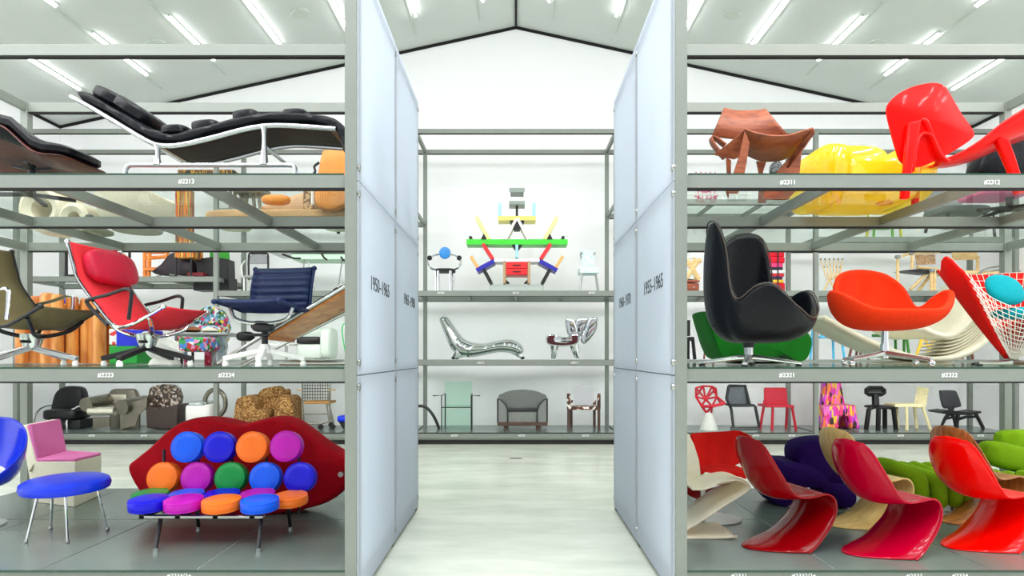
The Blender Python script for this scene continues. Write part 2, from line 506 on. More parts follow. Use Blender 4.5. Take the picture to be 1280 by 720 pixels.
# ------------------------------------------------------------------ display racks
Z0, ZA, ZB, ZT = 0.237, 1.637, 2.976, 4.515       # deck, lower glass, upper glass, top
BW = 0.078
def front_rack(sg):
    side = 'left' if sg < 0 else 'right'
    t = T('display_rack', ('grey metal display rack with glass shelves holding the lip sofa and leather daybed' if sg < 0 else 'grey metal display rack with glass shelves holding the black wing chair and cantilever chairs'), 'shelving', (sg * 1.139, 4.3, 0))
    X0, X1 = 0.0, sg * 4.30
    xs = [0.0, sg * 1.075, sg * 2.15, sg * 3.225, sg * 4.30]
    ys = [0.0, 1.29, 2.58]
    for x in (X0, X1):
        for y in ys:
            t.part('post', MB().box((x, y, ZT / 2), (BW, BW, ZT)), M_FRAME, flat=True)
    h = 0.088
    def hb(y, z, hh, name='beam', dy=0.05):
        o = t.part(name, MB().bb((X0 + sg * BW / 2, y - dy / 2, z - hh), (X1 - sg * BW / 2, y + dy / 2, z)), M_FRAME, flat=True)
        t.sub('underside_shade', MB().bb((X0 + sg * BW / 2, y - dy / 2 + 0.002, z - hh - 0.012), (X1 - sg * BW / 2, y + dy / 2 - 0.002, z - hh)), M_GAP_SHADE, flat=True)  # black strip paints the shadow on the beam's underside
        return o
    for y in ys:
        hb(y, ZT, 0.1, dy=0.06)
        for z in (ZB, ZA):
            b = hb(y, z - 0.011, h)
    hb(0, Z0 - 0.006, 0.12); hb(2.58, Z0 - 0.006, 0.12)
    for x in (X0, X1):
        for z in (ZT, ZB - 0.011, ZA - 0.011, Z0 - 0.012):
            for y0, y1 in ((0, 1.29), (1.29, 2.58)):
                t.part('cross_beam', MB().bb((x - 0.025, y0 + BW / 2, z - h), (x + 0.025, y1 - BW / 2, z)), M_FRAME, flat=True)
    for x in xs[1:-1]:
        for z in (ZB - 0.013, ZA - 0.013):
            for y0, y1 in ((0, 1.29), (1.29, 2.58)):
                t.part('cross_beam', MB().bb((x - 0.022, y0 + 0.025, z - 0.075), (x + 0.022, y1 - 0.025, z)), M_FRAME, flat=True)
    for z in (ZB, ZA):
        a, b = X0 + sg * 0.05, X1 - sg * 0.05
        g = t.part('glass_shelf', MB().bb((a, -0.02, z - 0.010), (b, 2.6, z)), M_GLASS, flat=True)
        t.sub('glass_edge', MB().bb((a, -0.026, z - 0.011), (b, -0.02, z)), M_GEDGE, flat=True)
    # deck of grey panels with pale joints, dark recess under it
    d = t.part('deck', MB().bb((X0 + sg * 0.04, 0.0, Z0 - 0.05), (X1 - sg * 0.04, 2.6, Z0 - 0.005)), M_JOINT, flat=True)
    t.sub('deck_edge', MB().bb((X0 + sg * 0.04, -0.036, Z0 - 0.014), (X1 - sg * 0.04, -0.029, Z0 - 0.001)), M_GEDGE, flat=True)
    mb = MB()
    for i in range(4):
        for y0, y1 in ((-0.03, 1.29), (1.29, 2.6)):
            a, b = xs[i], xs[i + 1]
            mb.bb((min(a, b) + 0.005, y0 + 0.005, Z0 - 0.01), (max(a, b) - 0.005, y1 - 0.005, Z0))
    t.part('deck_panel', mb, M_DECK, flat=True)
    t.part('plinth', MB().bb((X0 + sg * 0.08, 0.06, 0.0), (X1 - sg * 0.08, 2.5, Z0 - 0.06)), M_SKIRT, flat=True)
    # three frosted panels on the aisle side, held on round standoffs
    xp = -sg * 0.045
    rows = ((0.05, 1.575), (1.585, 2.92), (2.93, 4.53))
    for z0, z1 in rows:
        pn = t.part('frosted_panel', MB().bb((xp - 0.006, -0.02, z0), (xp + 0.006, 2.58, z1)), M_PANEL, flat=True)
    for z in (0.15, 1.50, 1.67, 2.84, 3.02, 4.44):
        for y in (0.0, 1.29, 2.56):
            R = Matrix.Rotation(math.pi / 2, 3, 'Y')
            m1 = MB().lathe([(0.02, -0.02), (0.025, -0.012), (0.025, 0.018)], n=14)
            m1.v = [R @ (v * (1 if sg < 0 else 1)) + Vector((-sg * 0.04, y, z)) for v in m1.v]
            t.part('standoff', m1, M_STEEL)
    return t
rack_l = front_rack(-1)
rack_r = front_rack(1)
def era(t, sg, body, px, py, w):
    """dark date lettering on the aisle panels"""
    X = sg * 1.094
    Y = abs(X) * FPX / abs(px - CX)
    z = EZ + (CY - py) * Y / FPX
    text('date_lettering', body, w, (-sg * 0.053, Y - 4.3, z), (math.pi / 2, 0, math.radians(90 if sg < 0 else -90)), M_INK, t.e, ext=0.001)
era(rack_l, -1, '1950–1965', 474.5, 360, 0.155)
era(rack_l, -1, '1965–1980', 511.0, 377, 0.150)
era(rack_r, 1, '1955–1965', 817.0, 357, 0.155)
era(rack_r, 1, '1960–1970', 781.5, 377, 0.150)
for t, sg, lst in ((rack_l, -1, (('#2213', 233, 227), ('#2223', 132, 469), ('#2224', 283, 469), ('#2234/2+', 224, 720))), (rack_r, 1, (('#2311', 985, 228), ('#2312', 1240, 228), ('#2321', 984, 469), ('#2322', 1187, 469), ('#2331', 924, 720), ('#2332/2+', 1005, 720), ('#2333', 1143, 720), ('#2334', 1200, 720)))):
    for body, px, py in lst:
        p = P(px, py, 4.273)
        text('shelf_lettering', body, 0.043, (p.x - sg * 1.139, p.y - 4.3, p.z), (math.pi / 2, 0, 0), M_LETTER, t.e)

# long rack along the back wall
YB0, YB1 = 11.9, 13.1
bt = T('glass_shelving', 'long grey metal rack of glass shelves standing along the white back wall', 'shelving', (0, YB0, 0))
EDGES = (-9.60, -5.76, -1.92, 1.92, 5.76, 9.60)
BTOP = 6.06
for x in EDGES:
    for y in (0.0, 1.2):
        bt.part('post', MB().box((x, y, BTOP / 2), (BW, BW, BTOP)), M_FRAME, flat=True)
    bt.part('cross_beam', MB().bb((x - 0.03, 0.04, BTOP - 0.08), (x + 0.03, 1.16, BTOP)), M_FRAME, flat=True)
    bt.part('cross_beam', MB().bb((x - 0.03, 0.04, Z0 - 0.1), (x + 0.03, 1.16, Z0 - 0.02)), M_FRAME, flat=True)
BAYS = {0: (ZA, 3.24), 1: (ZA, 2.966, 4.55), 2: (ZA, 2.966), 3: (ZA, 2.966, 4.72), 4: (ZA, 2.966, 4.0)}
for i in range(5):
    a, b = EDGES[i] + 0.04, EDGES[i + 1] - 0.04
    for y in (0.0, 1.2):
        bt.part('beam', MB().bb((a, y - 0.03, BTOP - 0.085), (b, y + 0.03, BTOP)), M_FRAME, flat=True)
        bt.sub('underside_shade', MB().bb((a, y - 0.028, BTOP - 0.093), (b, y + 0.028, BTOP - 0.085)), M_GAP_SHADE, flat=True)  # underside shade of the top beam, put in as a black strip
        bt.part('beam', MB().bb((a, y - 0.03, Z0 - 0.115), (b, y + 0.03, Z0 - 0.004)), M_FRAME, flat=True)
        for z in BAYS[i]:
            bt.part('beam', MB().bb((a, y - 0.03, z - 0.11), (b, y + 0.03, z - 0.012)), M_FRAME, flat=True)
            bt.sub('underside_shade', MB().bb((a, y - 0.028, z - 0.118), (b, y + 0.028, z - 0.11)), M_GAP_SHADE, flat=True)  # same painted shade below each shelf beam
    for z in BAYS[i]:
        bt.part('glass_shelf', MB().bb((a, -0.03, z - 0.01), (b, 1.22, z)), M_GLASS, flat=True)
        for x in (EDGES[i] + 0.02, EDGES[i] + 0.96, EDGES[i] + 1.92, EDGES[i] + 2.88, EDGES[i + 1] - 0.02):
            bt.part('cross_beam', MB().bb((x - 0.02, 0.03, z - 0.09), (x + 0.02, 1.17, z - 0.012)), M_FRAME, flat=True)
    bt.part('deck', MB().bb((a, -0.03, Z0 - 0.02), (b, 1.22, Z0)), M_DECK, flat=True)
bt.part('plinth_face', MB().bb((-9.6, 0.0, 0.09), (9.6, 1.15, Z0 - 0.115)), M_FRAME, flat=True)
bt.part('plinth', MB().bb((-9.55, 0.05, 0.0), (9.55, 1.1, 0.09)), M_SKIRT, flat=True)
for px, py in ((551, 366), (645, 366), (740, 366), (601, 453.5), (718, 453.5), (568, 544.5), (652, 544.5), (732, 544.5), (115, 544.5), (180, 544.5), (1126, 544.5), (1168, 544.5), (1226, 544.5), (945, 544.5), (990, 544.5)):
    p = P(px, py, YB0 - 0.033)
    text('shelf_lettering', '#3%d%d%d' % (px % 3 + 1, int(py) % 4, px % 5 + 1), 0.05, (p.x, p.y - YB0, p.z), (math.pi / 2, 0, 0), M_LETTER, bt.e)

# flush socket in the concrete
t = T('floor_socket', 'small flush metal socket plate in the concrete before the back rack', 'floor socket', P(645, 573.5, yfor(573.5, 0)))
t.part('plate', MB().bb((-0.11, -0.06, 0.0), (0.11, 0.06, 0.006)), M_STEEL, bevel=0.003)
t.sub('cover', MB().bb((-0.08, -0.035, 0.006), (0.08, 0.035, 0.009)), M_CHROME)
# ------------------------------------------------------------------ shared chair builders
def sling_chair(t, prof, w, m_fab, m_rail, m_base, thick=0.014, ribs=0.0, arms=None, m_arm=None, legs=4, hub=0.14, leg_r=0.36, m_stem=None, turn=0.0, spread=True):
    """a fabric sling on two side rails over a swivel base; faces +x in its own frame, y runs across"""
    path = catmull([(x, 0, z) for x, z in prof], 10)
    rows = []
    acc = 0.0
    for i, p in enumerate(path):
        if i: acc += (p - path[i - 1]).length
        tg = (path[min(i + 1, len(path) - 1)] - path[max(i - 1, 0)]).normalized()
        nrm = Vector((-tg.z, 0, tg.x))
        o = ribs * abs(math.sin(acc * math.pi / 0.058)) if ribs else 0
        rows.append([p + Vector((0, w * u / 2, 0)) + nrm * (o - 0.008 * (1 - u * u)) for u in (-1, -0.6, -0.2, 0.2, 0.6, 1)])
    t.part('sling', MB().grid(rows), m_fab, solid=thick)
    for sg in (-1, 1):
        t.part('side_rail', MB().tube([p + Vector((0, sg * (w / 2 + 0.012), 0)) for p in path], 0.013, 8), m_rail)
        for k in (0, -1):
            q = path[k] + Vector((0, sg * (w / 2 + 0.012), 0))
            t.sub('end_cap', MB().soft(q, (0.042, 0.042, 0.042), 1.0), m_rail)
        if arms:
            t.part('armrest', MB().tube(catmull([(x, sg * (w / 2 + 0.035), z) for x, z in arms], 6), 0.014, 8), m_arm)
    i0 = min(range(len(path)), key=lambda i: abs(path[i].x - 0.22))
    i1 = min(range(len(path)), key=lambda i: abs(path[i].x + 0.1) + abs(path[i].z - path[i0].z))
    zs = path[i0].z
    if spread:
        for k in (i0, i1):
            q = path[k]
            pp = [(q.x, -w / 2, q.z - 0.015), (q.x * 0.8, -w / 3, q.z - 0.10), (q.x * 0.4, -w * 0.1, zs * 0.62), (q.x * 0.4, w * 0.1, zs * 0.62), (q.x * 0.8, w / 3, q.z - 0.10), (q.x, w / 2, q.z - 0.015)]
            t.part('spreader', MB().tube(catmull(pp, 5), 0.016, 8), m_rail)
    if spread: t.part('hub', MB().lathe([(0.05, hub), (0.06, hub + 0.02), (0.075, zs * 0.55), (0.09, zs * 0.66), (0.05, zs * 0.68)]), m_stem or m_rail)
    else: t.part('hub', MB().lathe([(0.05, hub - 0.02), (0.045, hub + 0.02), (0.03, hub + 0.05)]), m_base)
    t.part('tilt_lever', MB().tube([(0.02, 0.05, zs * 0.5), (0.05, -0.14, zs * 0.5)], 0.012), M_BLACK)
    for k in range(legs):
        a = math.radians(turn) + 2 * math.pi * k / legs
        d = Vector((math.cos(a), math.sin(a), 0))
        mbl = MB().beam(d * 0.02 + Vector((0, 0, hub)), d * leg_r + Vector((0, 0, 0.055)), 0.042, 0.04)
        t.part('base_leg', mbl, m_base, bevel=0.008)
        t.sub('glide', MB().lathe([(0.022, 0), (0.024, 0.02), (0.014, 0.045)], d * (leg_r - 0.015), 12), M_WHITE)

def tab(prof, a):
    """smooth periodic interpolation of (degrees, values...)"""
    n = len(prof)
    for i in range(n):
        a0 = prof[i][0]; a1 = prof[(i + 1) % n][0] + (360 if i == n - 1 else 0)
        aa = a if a >= prof[0][0] else a + 360
        if a0 <= aa <= a1:
            u = (aa - a0) / (a1 - a0)
            out = []
            for k in range(1, len(prof[0])):
                p0, p1, p2, p3 = prof[(i - 1) % n][k], prof[i][k], prof[(i + 1) % n][k], prof[(i + 2) % n][k]
                out.append(0.5 * (2 * p1 + (p2 - p0) * u + (2 * p0 - 5 * p1 + 4 * p2 - p3) * u * u + (3 * p1 - p0 - 3 * p2 + p3) * u ** 3))
            return out

def bowl(prof, z0, n=72, m=16, p=0.75, q=1.25, lean=0.0, flare=None):
    """a shell: around the vertical, (angle, radius, rim height); angle 0 is the front"""
    rows = []
    for i in range(n + 1):
        a = 360.0 * i / n
        r, h = tab(prof, a % 360)
        row = []
        for j in range(m + 1):
            s = 0.03 + 0.97 * j / m
            rad = r * math.sin(s * math.pi / 2) ** (p + (flare(a) if flare else 0.0))
            z = z0 + (h - z0) * (1 - math.cos(s * math.pi / 2)) ** q
            row.append(Vector((rad * math.cos(math.radians(a)) - lean * max(0, z - z0 - 0.2), rad * math.sin(math.radians(a)), z)))
        rows.append(row)
    return MB().grid(rows)

S_SECT = [(-.30, .86, -.28, .84, .12), (-.315, .80, -.26, .79, .18), (-.29, .68, -.22, .69, .225), (-.25, .58, -.165, .59, .245),
          (-.20, .48, -.11, .505, .25), (-.12, .395, -.045, .44, .245), (0, .375, .035, .415, .235), (.13, .395, .14, .415, .225),
          (.24, .42, .245, .425, .22), (.31, .405, .31, .40, .22), (.325, .36, .335, .34, .225), (.29, .29, .32, .26, .23),
          (.20, .20, .27, .18, .235), (.07, .11, .20, .11, .245), (-.09, .045, .13, .05, .255), (-.33, .004, .06, 0.004, .26)]
def s_chair(name, label, x, y, rz, m, group=None, th=0.014, sc=1.0):
    """a one-piece cantilever chair: back, seat and flared foot in one swept shell"""
    t = T(name, label, 'chair', (x, y, Z0), rz, group, sc)
    us = [-1, -.92, -.75, -.5, -.25, 0, .25, .5, .75, .92, 1]
    rows = []
    for k, u in enumerate(us):
        line = [Vector((c[0] + (c[2] - c[0]) * u * u, c[4] * u, c[1] + (c[3] - c[1]) * u * u)) for c in S_SECT]
        rows.append(catmull(line, 4))
    t.part('shell', MB().grid(rows), m, solid=th, sub=1)
    # rolled lip along the two edges
    for k in (0, -1):
        t.part('edge_lip', MB().tube(rows[k], th * 0.62, 8), m)
    return t

# ------------------------------------------------------------------ left rack, deck: lip sofa, disc sofa, stool, pink chair, blue shell chair
M_RED_V = mat('red_velvet', (172, 0, 22), 0.8, spec=0.15, var=0.10, scale=9, bump=0.1, bscale=200)
t = T('lip_sofa', 'large red sofa shaped like a pair of lips behind the row of round cushions', 'sofa', P(296, 644, 5.75) * 1 - Vector((0, 0, P(296, 644, 5.75).z - Z0)))
lips = [(154, 585), (166, 573), (182, 560), (202, 541), (222, 528), (245, 523), (270, 525), (297, 531), (320, 526), (342, 522), (362, 526), (382, 539), (404, 556), (424, 568), (441, 577), (440, 594), (430, 612), (410, 629), (385, 638), (345, 645), (296, 650), (240, 647), (205, 640), (178, 626), (162, 606)]
t.part('body', MB().puff(catmull(t.pts(lips), 4, True), (0, 0.34, 0), edge=0.07, bulge=0.5), M_RED_V)
p = t.L(427, 592, -0.05)
R = Matrix.Rotation(math.pi / 2, 3, 'X')
m1 = MB().lathe([(0.012, -0.03), (0.024, -0.02), (0.024, 0.04)]); m1.v = [R @ v + p for v in m1.v]
t.part('bolt', m1, M_STEEL)
t.part('plinth', MB().soft((0.0, 0.17, 0.05), (1.2, 0.26, 0.1), 0.4), M_RED_V)

DISC_COL = {'blue': (0, 70, 225), 'deep': (14, 8, 205), 'orange': (255, 118, 30), 'magenta': (190, 14, 175), 'green': (0, 140, 62), 'azure': (10, 92, 235)}
M_DISCS = {k: mat('vinyl_' + k, v, 0.36, spec=0.35, var=0.05, scale=6) for k, v in DISC_COL.items()}
t = T('disc_cushion_sofa', 'sofa of coloured round cushions on a steel bar frame before the red lips', 'sofa', (P(273, 640, 4.95).x, 4.95, Z0))
NM = {'blue': 'blue', 'deep': 'deep blue', 'orange': 'orange', 'magenta': 'magenta', 'green': 'green', 'azure': 'bright blue'}
def disc(px, py, r, col, dy, tilt, th):
    k = (4.95 + dy) / FPX
    c = t.L(px, py, dy)
    R = Matrix.Rotation(math.radians(tilt), 3, 'X')
    rr = r * k
    pr = [(0.004, th * .5), (rr * .55, th * .58), (rr * .88, th * .47), (rr * .97, th * .40), (rr, th * .28), (rr * 1.005, 0), (rr, -th * .3), (rr * .95, -th * .45), (0.004, -th * .5)]
    m1 = MB().lathe(pr, n=36); m1.v = [R @ v + c for v in m1.v]
    t.part('round_cushion', m1, M_DISCS[col], label=NM[col] + ' round cushion')
    m2 = MB()
    for zz in (th * .41, -th * .4):
        m2.tube([R @ Vector((rr * .965 * math.cos(a), rr * .965 * math.sin(a), zz)) + c for a in [2 * math.pi * q / 36 for q in range(36)]], 0.0045, 6, True)
    t.sub('piping', m2, M_DISCS[col])
for (px, py, col) in ((236, 559, 'azure'), (276, 559, 'deep'), (317, 559, 'orange'), (359, 558, 'magenta')):
    disc(px, py, 19.2, col, 0.40, 78, 0.115)
for (px, py, col) in ((206, 597, 'orange'), (248, 597, 'magenta'), (290, 597, 'green'), (333, 597, 'azure'), (376, 597, 'deep')):
    disc(px, py, 18.9, col, 0.36, 78, 0.115)
for (px, py, col) in ((188, 623, 'green'), (233, 623.5, 'azure'), (278, 623, 'deep'), (322, 623, 'magenta'), (363, 626, 'orange')):
    disc(px, py - 2, 21.0, col, 0.16, 6, 0.075)
for (px, py, col) in ((186, 631, 'deep'), (230, 631, 'magenta'), (277, 631.5, 'orange'), (325, 631.5, 'azure')):
    disc(px, py - 1.5, 23.0, col, -0.1, 5, 0.085)
for dy in (-0.1, 0.2):
    a = t.L(176, 644, dy); b = t.L(366 if dy > 0 else 330, 644, dy)
    t.part('seat_bar', MB().bb((a.x, dy - 0.02, 0.205), (b.x, dy + 0.02, 0.232)), M_STEEL, bevel=0.006)
for px in (205, 248, 290, 333, 374):
    t.part('back_strut', MB().tube(catmull([t.L(px, 640, 0.2), t.L(px, 630, 0.36), t.L(px, 597, 0.42), t.L(px, 562, 0.47)], 5), 0.012), M_BLACK)
for px in (188, 232, 278, 323):
    t.part('cushion_mount', MB().bb((t.L(px, 0).x - 0.02, -0.12, 0.205), (t.L(px, 0).x + 0.02, 0.2, 0.255)), M_BLACK)
for (x0, x1, yb, dy0, dy1) in ((201, 194.5, 690, -0.1, -0.28), (327, 323, 690, -0.1, -0.28), (246, 248, 661, 0.2, 0.34), (360, 363, 661, 0.2, 0.34)):
    a = t.L(x0, 648, dy0); a.z = 0.21
    b = t.L(x1, None, dy1)
    t.part('leg', MB().tube([a, b + Vector((0, 0, 0.02))], 0.016), M_BLACK)
    t.sub('foot_cap', MB().lathe([(0.016, 0), (0.018, 0.03)], b, 12), M_CHROME)

M_BLUE = mat('blue_vinyl', (4, 48, 215), 0.34, spec=0.4, var=0.05, scale=6)
t = T('footstool', 'low oval bright blue footstool on four thin chrome legs', 'footstool', (P(82, 670, 5.09).x, 5.09, Z0))
tl = Matrix.Rotation(math.radians(-2), 3, 'Y') @ Matrix.Rotation(math.radians(3), 3, 'X') @ Matrix.Rotation(math.radians(-12), 3, 'Z')
m1 = MB().lathe([(0.005, 0.115), (0.2, 0.105), (0.31, 0.093), (0.345, 0.075), (0.355, 0.04), (0.345, 0.008), (0.31, 0.0), (0.005, 0.0)], n=48, ax=1.0, ay=0.80)
m1.v = [tl @ v + Vector((0.0, 0, 0.375)) for v in m1.v]
t.part('cushion', m1, M_BLUE)
for (x0, y0, x1, y1, dy0, dy1) in ((48, 628, 32.5, 679, -0.12, -0.205), (82, 626, 84.5, 680, -0.14, -0.205), (66, 630, 63.5, 662, 0.13, 0.18), (121, 618, 134.5, 663, 0.1, 0.15)):
    a = t.L(x0, y0, dy0); a.z = 0.38
    b = t.L(x1, None, dy1)
    t.part('leg', MB().tube([a, b], [0.011, 0.009]), M_CHROME)
    t.sub('foot', MB().lathe([(0.012, 0), (0.016, 0.012), (0.01, 0.03)], b, 12), M_STEEL)

M_CREAM = mat('cream_lacquer', (236, 228, 204), 0.45, var=0.03, coat=0.1)
M_PINK = mat('pink_wool', (232, 124, 186), 0.9, var=0.08, scale=60, bump=0.25, bscale=180, spec=0.2)
t = T('angular_lounge_chair', 'angular cream lounge chair with flat pink seat and back pads', 'chair', (P(80, 630, 6.3).x, 6.3, Z0))
# cream body: a faceted block with a leaning back
Lz = lambda px, py, dy: t.L(px, py, dy)
f0 = [Lz(43, None, -0.05), Lz(93, None, -0.26), Lz(126, None, 0.28), Lz(80, None, 0.4)]
f1 = [Lz(42, 577, -0.12), Lz(94, 577, -0.26), Lz(127, 569, 0.28), Lz(80, 566, 0.4)]
t.part('seat_block', MB().hexa(f0, f1), M_CREAM, bevel=0.006)
b0 = [Lz(44, 577, -0.12), Lz(81, 566, 0.36), Lz(72, 524, 0.43), Lz(32, 531, -0.05)]
b1 = [Lz(36, 590, -0.10), Lz(76, 590, 0.40), Lz(66, 524, 0.47), Lz(25.5, 532, -0.02)]
t.part('back_board', MB().hexa(b0, b1), M_CREAM, bevel=0.004)
bk = [Lz(25.5, 532, -0.03), Lz(33, 531, -0.06), Lz(46, 577, -0.12), Lz(42, None, -0.06)]
t.part('side_board', MB().prism(bk, (0, 0.06, 0)), M_CREAM, bevel=0.003)
def pad(q, th):
    q = [Vector(v) for v in q]
    n = (q[1] - q[0]).cross(q[3] - q[0]).normalized() * th
    if n.y > 0 and abs(n.y) > abs(n.z): n = -n
    if n.z < 0 and abs(n.z) >= abs(n.y): n = -n
    return MB().prism(q, n)
t.part('back_pad', pad([Lz(44.5, 575, -0.13), Lz(80, 565, 0.33), Lz(72, 524.5, 0.41), Lz(33, 531.5, -0.07)], 0.035), M_PINK, bevel=0.015)
t.part('seat_pad', pad([Lz(45, 577, -0.13), Lz(94, 577, -0.25), Lz(127, 569, 0.27), Lz(81, 566, 0.36)], 0.03), M_PINK, bevel=0.012)

t = T('shell_side_chair', 'glossy blue shell chair cut off by the left edge beside the pink chair', 'chair', (P(-37, 600, 5.35).x, 5.35, Z0), rz=-75)
bl = [(0, 0.34, 0.42), (50, 0.36, 0.46), (85, 0.385, 0.62), (120, 0.37, 0.8), (150, 0.34, 0.9), (180, 0.33, 0.92), (210, 0.34, 0.9), (240, 0.37, 0.8), (275, 0.385, 0.62), (310, 0.36, 0.46)]
M_BLUE_S = mat('blue_fibreglass', (12, 48, 215), 0.2, coat=0.4, var=0.03)
t.part('shell', bowl(bl, 0.34, p=.6, lean=0.1), M_BLUE_S, solid=0.016, sub=1)
t.part('under_shell', bowl([(a, r * .62, 0.36 + (h - 0.36) * 0.25) for a, r, h in bl], 0.30), M_CREAM, solid=0.01)
t.part('stem', MB().lathe([(0.03, 0.03), (0.03, 0.28), (0.07, 0.31)]), M_ALU)
t.part('foot', MB().lathe([(0.25, 0), (0.25, 0.012), (0.04, 0.045)]), M_ALU)
# ------------------------------------------------------------------ left rack, eye-level glass shelf
M_OLIVE = mat('olive_mesh_fabric', (108, 98, 62), 0.8, var=0.18, scale=3, bump=0.35, bscale=260, stretch=(1, 1, 1))
M_RED_F = mat('red_fabric', (226, 52, 62), 0.75, spec=0.2, var=0.08, scale=5, bump=0.2, bscale=200)
M_RED_P = mat('raspberry_leather', (200, 30, 62), 0.4, spec=0.3, var=0.1, scale=8, bump=0.5, bscale=14)
LOUNGE = [(-.466, .957), (-.42, .80), (-.374, .665), (-.22, .47), (-.11, .345), (-.04, .30), (.05, .305), (.117, .33), (.23, .385), (.344, .447)]
ARMS = [(-.10, .31), (-.20, .40), (-.27, .475), (-.26, .505), (-.10, .54), (.04, .58), (.09, .57), (.098, .53), (.075, .35)]
t = T('lounge_chair', 'olive mesh swivel lounge chair with chrome arms at the left edge', 'chair', (P(40, 450, 4.92).x, 4.92, ZA), rz=-8)
sling_chair(t, LOUNGE, 0.5, M_OLIVE, M_BLACK, M_ALU, arms=ARMS, m_arm=M_CHROME, turn=8, m_stem=M_ALU, ribs=0.0)
t = T('lounge_chair', 'red swivel lounge chair with black arms and a puffy red head pillow', 'chair', (P(184, 450, 4.95).x, 4.95, ZA), rz=-8)
sling_chair(t, LOUNGE, 0.5, M_RED_F, M_CHROME, M_BLACK, arms=ARMS, m_arm=M_BLACK, turn=8, m_stem=M_ALU)
R = Matrix.Rotation(math.radians(-17), 3, 'Y')
t.part('head_pillow', MB().soft((-.355, 0.05, .79), (0.13, 0.50, 0.28), 0.6, R=R), M_RED_P)
t.part('pillow_strap', MB().beam((-0.46, 0.2, 0.965), (-0.41, 0.2, 0.86), 0.03, 0.01), M_RED_P)
M_NAVY = mat('navy_ribbed_leather', (20, 38, 78), 0.42, spec=0.3, var=0.1, scale=8, bump=0.15, bscale=60)
t = T('swivel_chair', 'navy blue ribbed swivel chair with white star base', 'chair', (P(331, 450, 4.85).x, 4.85, ZA), rz=-98.6)
sling_chair(t, [(-.30, .80), (-.255, .66), (-.235, .55), (-.215, .47), (-.14, .435), (0, .455), (.16, .475), (.25, .485)], 0.50, M_NAVY, M_NAVY, M_WHITE, ribs=0.018, thick=0.022, legs=4, hub=0.12, leg_r=0.30, turn=22, m_stem=M_BLACK, spread=False)
t.part('stem', MB().tube([(0, 0, 0.12), (0, 0, 0.34)], 0.024, 12), M_BLACK)
t.part('spreader', MB().tube(catmull([(.05, -.26, .45), (.05, -.22, .37), (.04, -.1, .335), (.04, .1, .335), (.05, .22, .37), (.05, .26, .45)], 6), 0.015), M_ALU)
t.part('tilt_mechanism', MB().soft((0.02, 0, 0.30), (0.1, 0.17, 0.075), 0.7), M_BLACK)

M_OAK = wood_mat('orange_slab_wood', (196, 112, 40), (226, 148, 68), 5, 0.4, (1, 1, 6))
M_NAVY_P = mat('dark_navy_pad', (28, 30, 52), 0.6)
t = T('plank_recliner', 'steep wooden plank recliner on steel rails with navy pad and black rollers', 'recliner', (P(352, 455, 5.1).x, 5.1, ZA))
# two steel rails, a board hung between them and a pad on the board
n0, n1 = t.L(272, None, -0.1) + Vector((0, 0, 0.02)), t.L(447, 349, -0.1)
r0, r1 = t.L(333, 441, 0.42), t.L(447, 383, 0.42)
u = (n1 - n0).normalized()
t.part('side_rail', MB().tube([n0, n1], 0.016), M_STEEL)
t.part('side_rail', MB().tube([r0 - (r1 - r0) * 0.62, r1], 0.016), M_STEEL)
bd = [t.L(330, 424.5, -0.08), t.L(447, 356, -0.08), t.L(447, 379, 0.40), t.L(362, 428, 0.40)]
t.part('board', MB().prism(bd, (0.01, 0, 0.035)), M_OAK, bevel=0.006)
t.part('board_lip', MB().prism([t.L(330, 424.5, -0.08), t.L(362, 428, 0.40), t.L(362, 423, 0.42), t.L(330, 419, -0.08)], (0.05, 0, 0.0)), M_OAK, bevel=0.006)
pdq = [t.L(340, 416, -0.07), t.L(447, 352, -0.07), t.L(447, 375, 0.38), t.L(370, 420, 0.38)]
t.part('pad', MB().prism(pdq, (-0.01, 0, 0.045)), M_NAVY_P, bevel=0.012)
for px, py in ((325, 407), (307, 420.5)):
    c = t.L(px, py, -0.06)
    t.part('roller', MB().soft(c, (0.135, 0.13, 0.08), 0.75), M_RUBBER)
t.part('foot_rail', MB().tube([t.L(350, None, 0.25) + Vector((0, 0, .02)), t.L(452, None, 0.25) + Vector((0, 0, .02))], 0.02), M_STEEL)
t.part('head_roll', MB().tube([t.L(418, 366, -0.05), t.L(440, 352, -0.02)], 0.03), pattern_mat('black_white_cowhide', [(20, 20, 20), (230, 225, 215)], 18, kind='noise'))

# behind, still on the eye-level shelf
M_FLUTE = wood_mat('fluted_amber_wood', (190, 104, 34), (232, 158, 78), 4, 0.42, (3, 3, 0.6))
t = T('fluted_cabinet', 'amber wooden cabinet of rounded upright ribs behind the olive lounge chair', 'cabinet', (P(80, 455, 6.35).x, 6.35, ZA))
mb = MB()
a, b = t.L(22, 0).x, t.L(137, 0).x
n = 11
for i in range(n):
    x = a + (b - a) * (i + .5) / n
    top = 0.72 - 0.10 * (abs(i - 3.0) / 8)
    rr = (b - a) / n * 0.66
    yy = 0.10 * math.sin(i * 1.05)
    mb.lathe([(rr, 0.0), (rr, top - .03), (rr * .8, top)], (x, yy, 0), 14)
t.part('ribs', mb, M_FLUTE)
t.part('carcass', MB().bb((a + .03, 0.08, 0.0), (b - .03, 0.42, 0.62)), M_FLUTE, bevel=0.02)
M_ULTRA = mat('ultramarine_paint', (22, 44, 210), 0.45)
t.plate('zigzag_crest', [(71, 370), (84, 377), (98, 382), (108, 387), (118, 380), (118, 386), (108, 392.5), (96, 388), (82, 384)], M_ULTRA, dy=0.1, th=0.08)
M_GREENP = mat('green_paint', (22, 158, 52), 0.5)
t = T('painted_box_seat', 'blue and green painted box seat with a zigzag panel beside the ribbed cabinet', 'seat', (P(156, 455, 5.9).x, 5.9, ZA))
t.slab('upper_box', (145, 412), (178, 433), M_ULTRA, 0.0, 0.35)
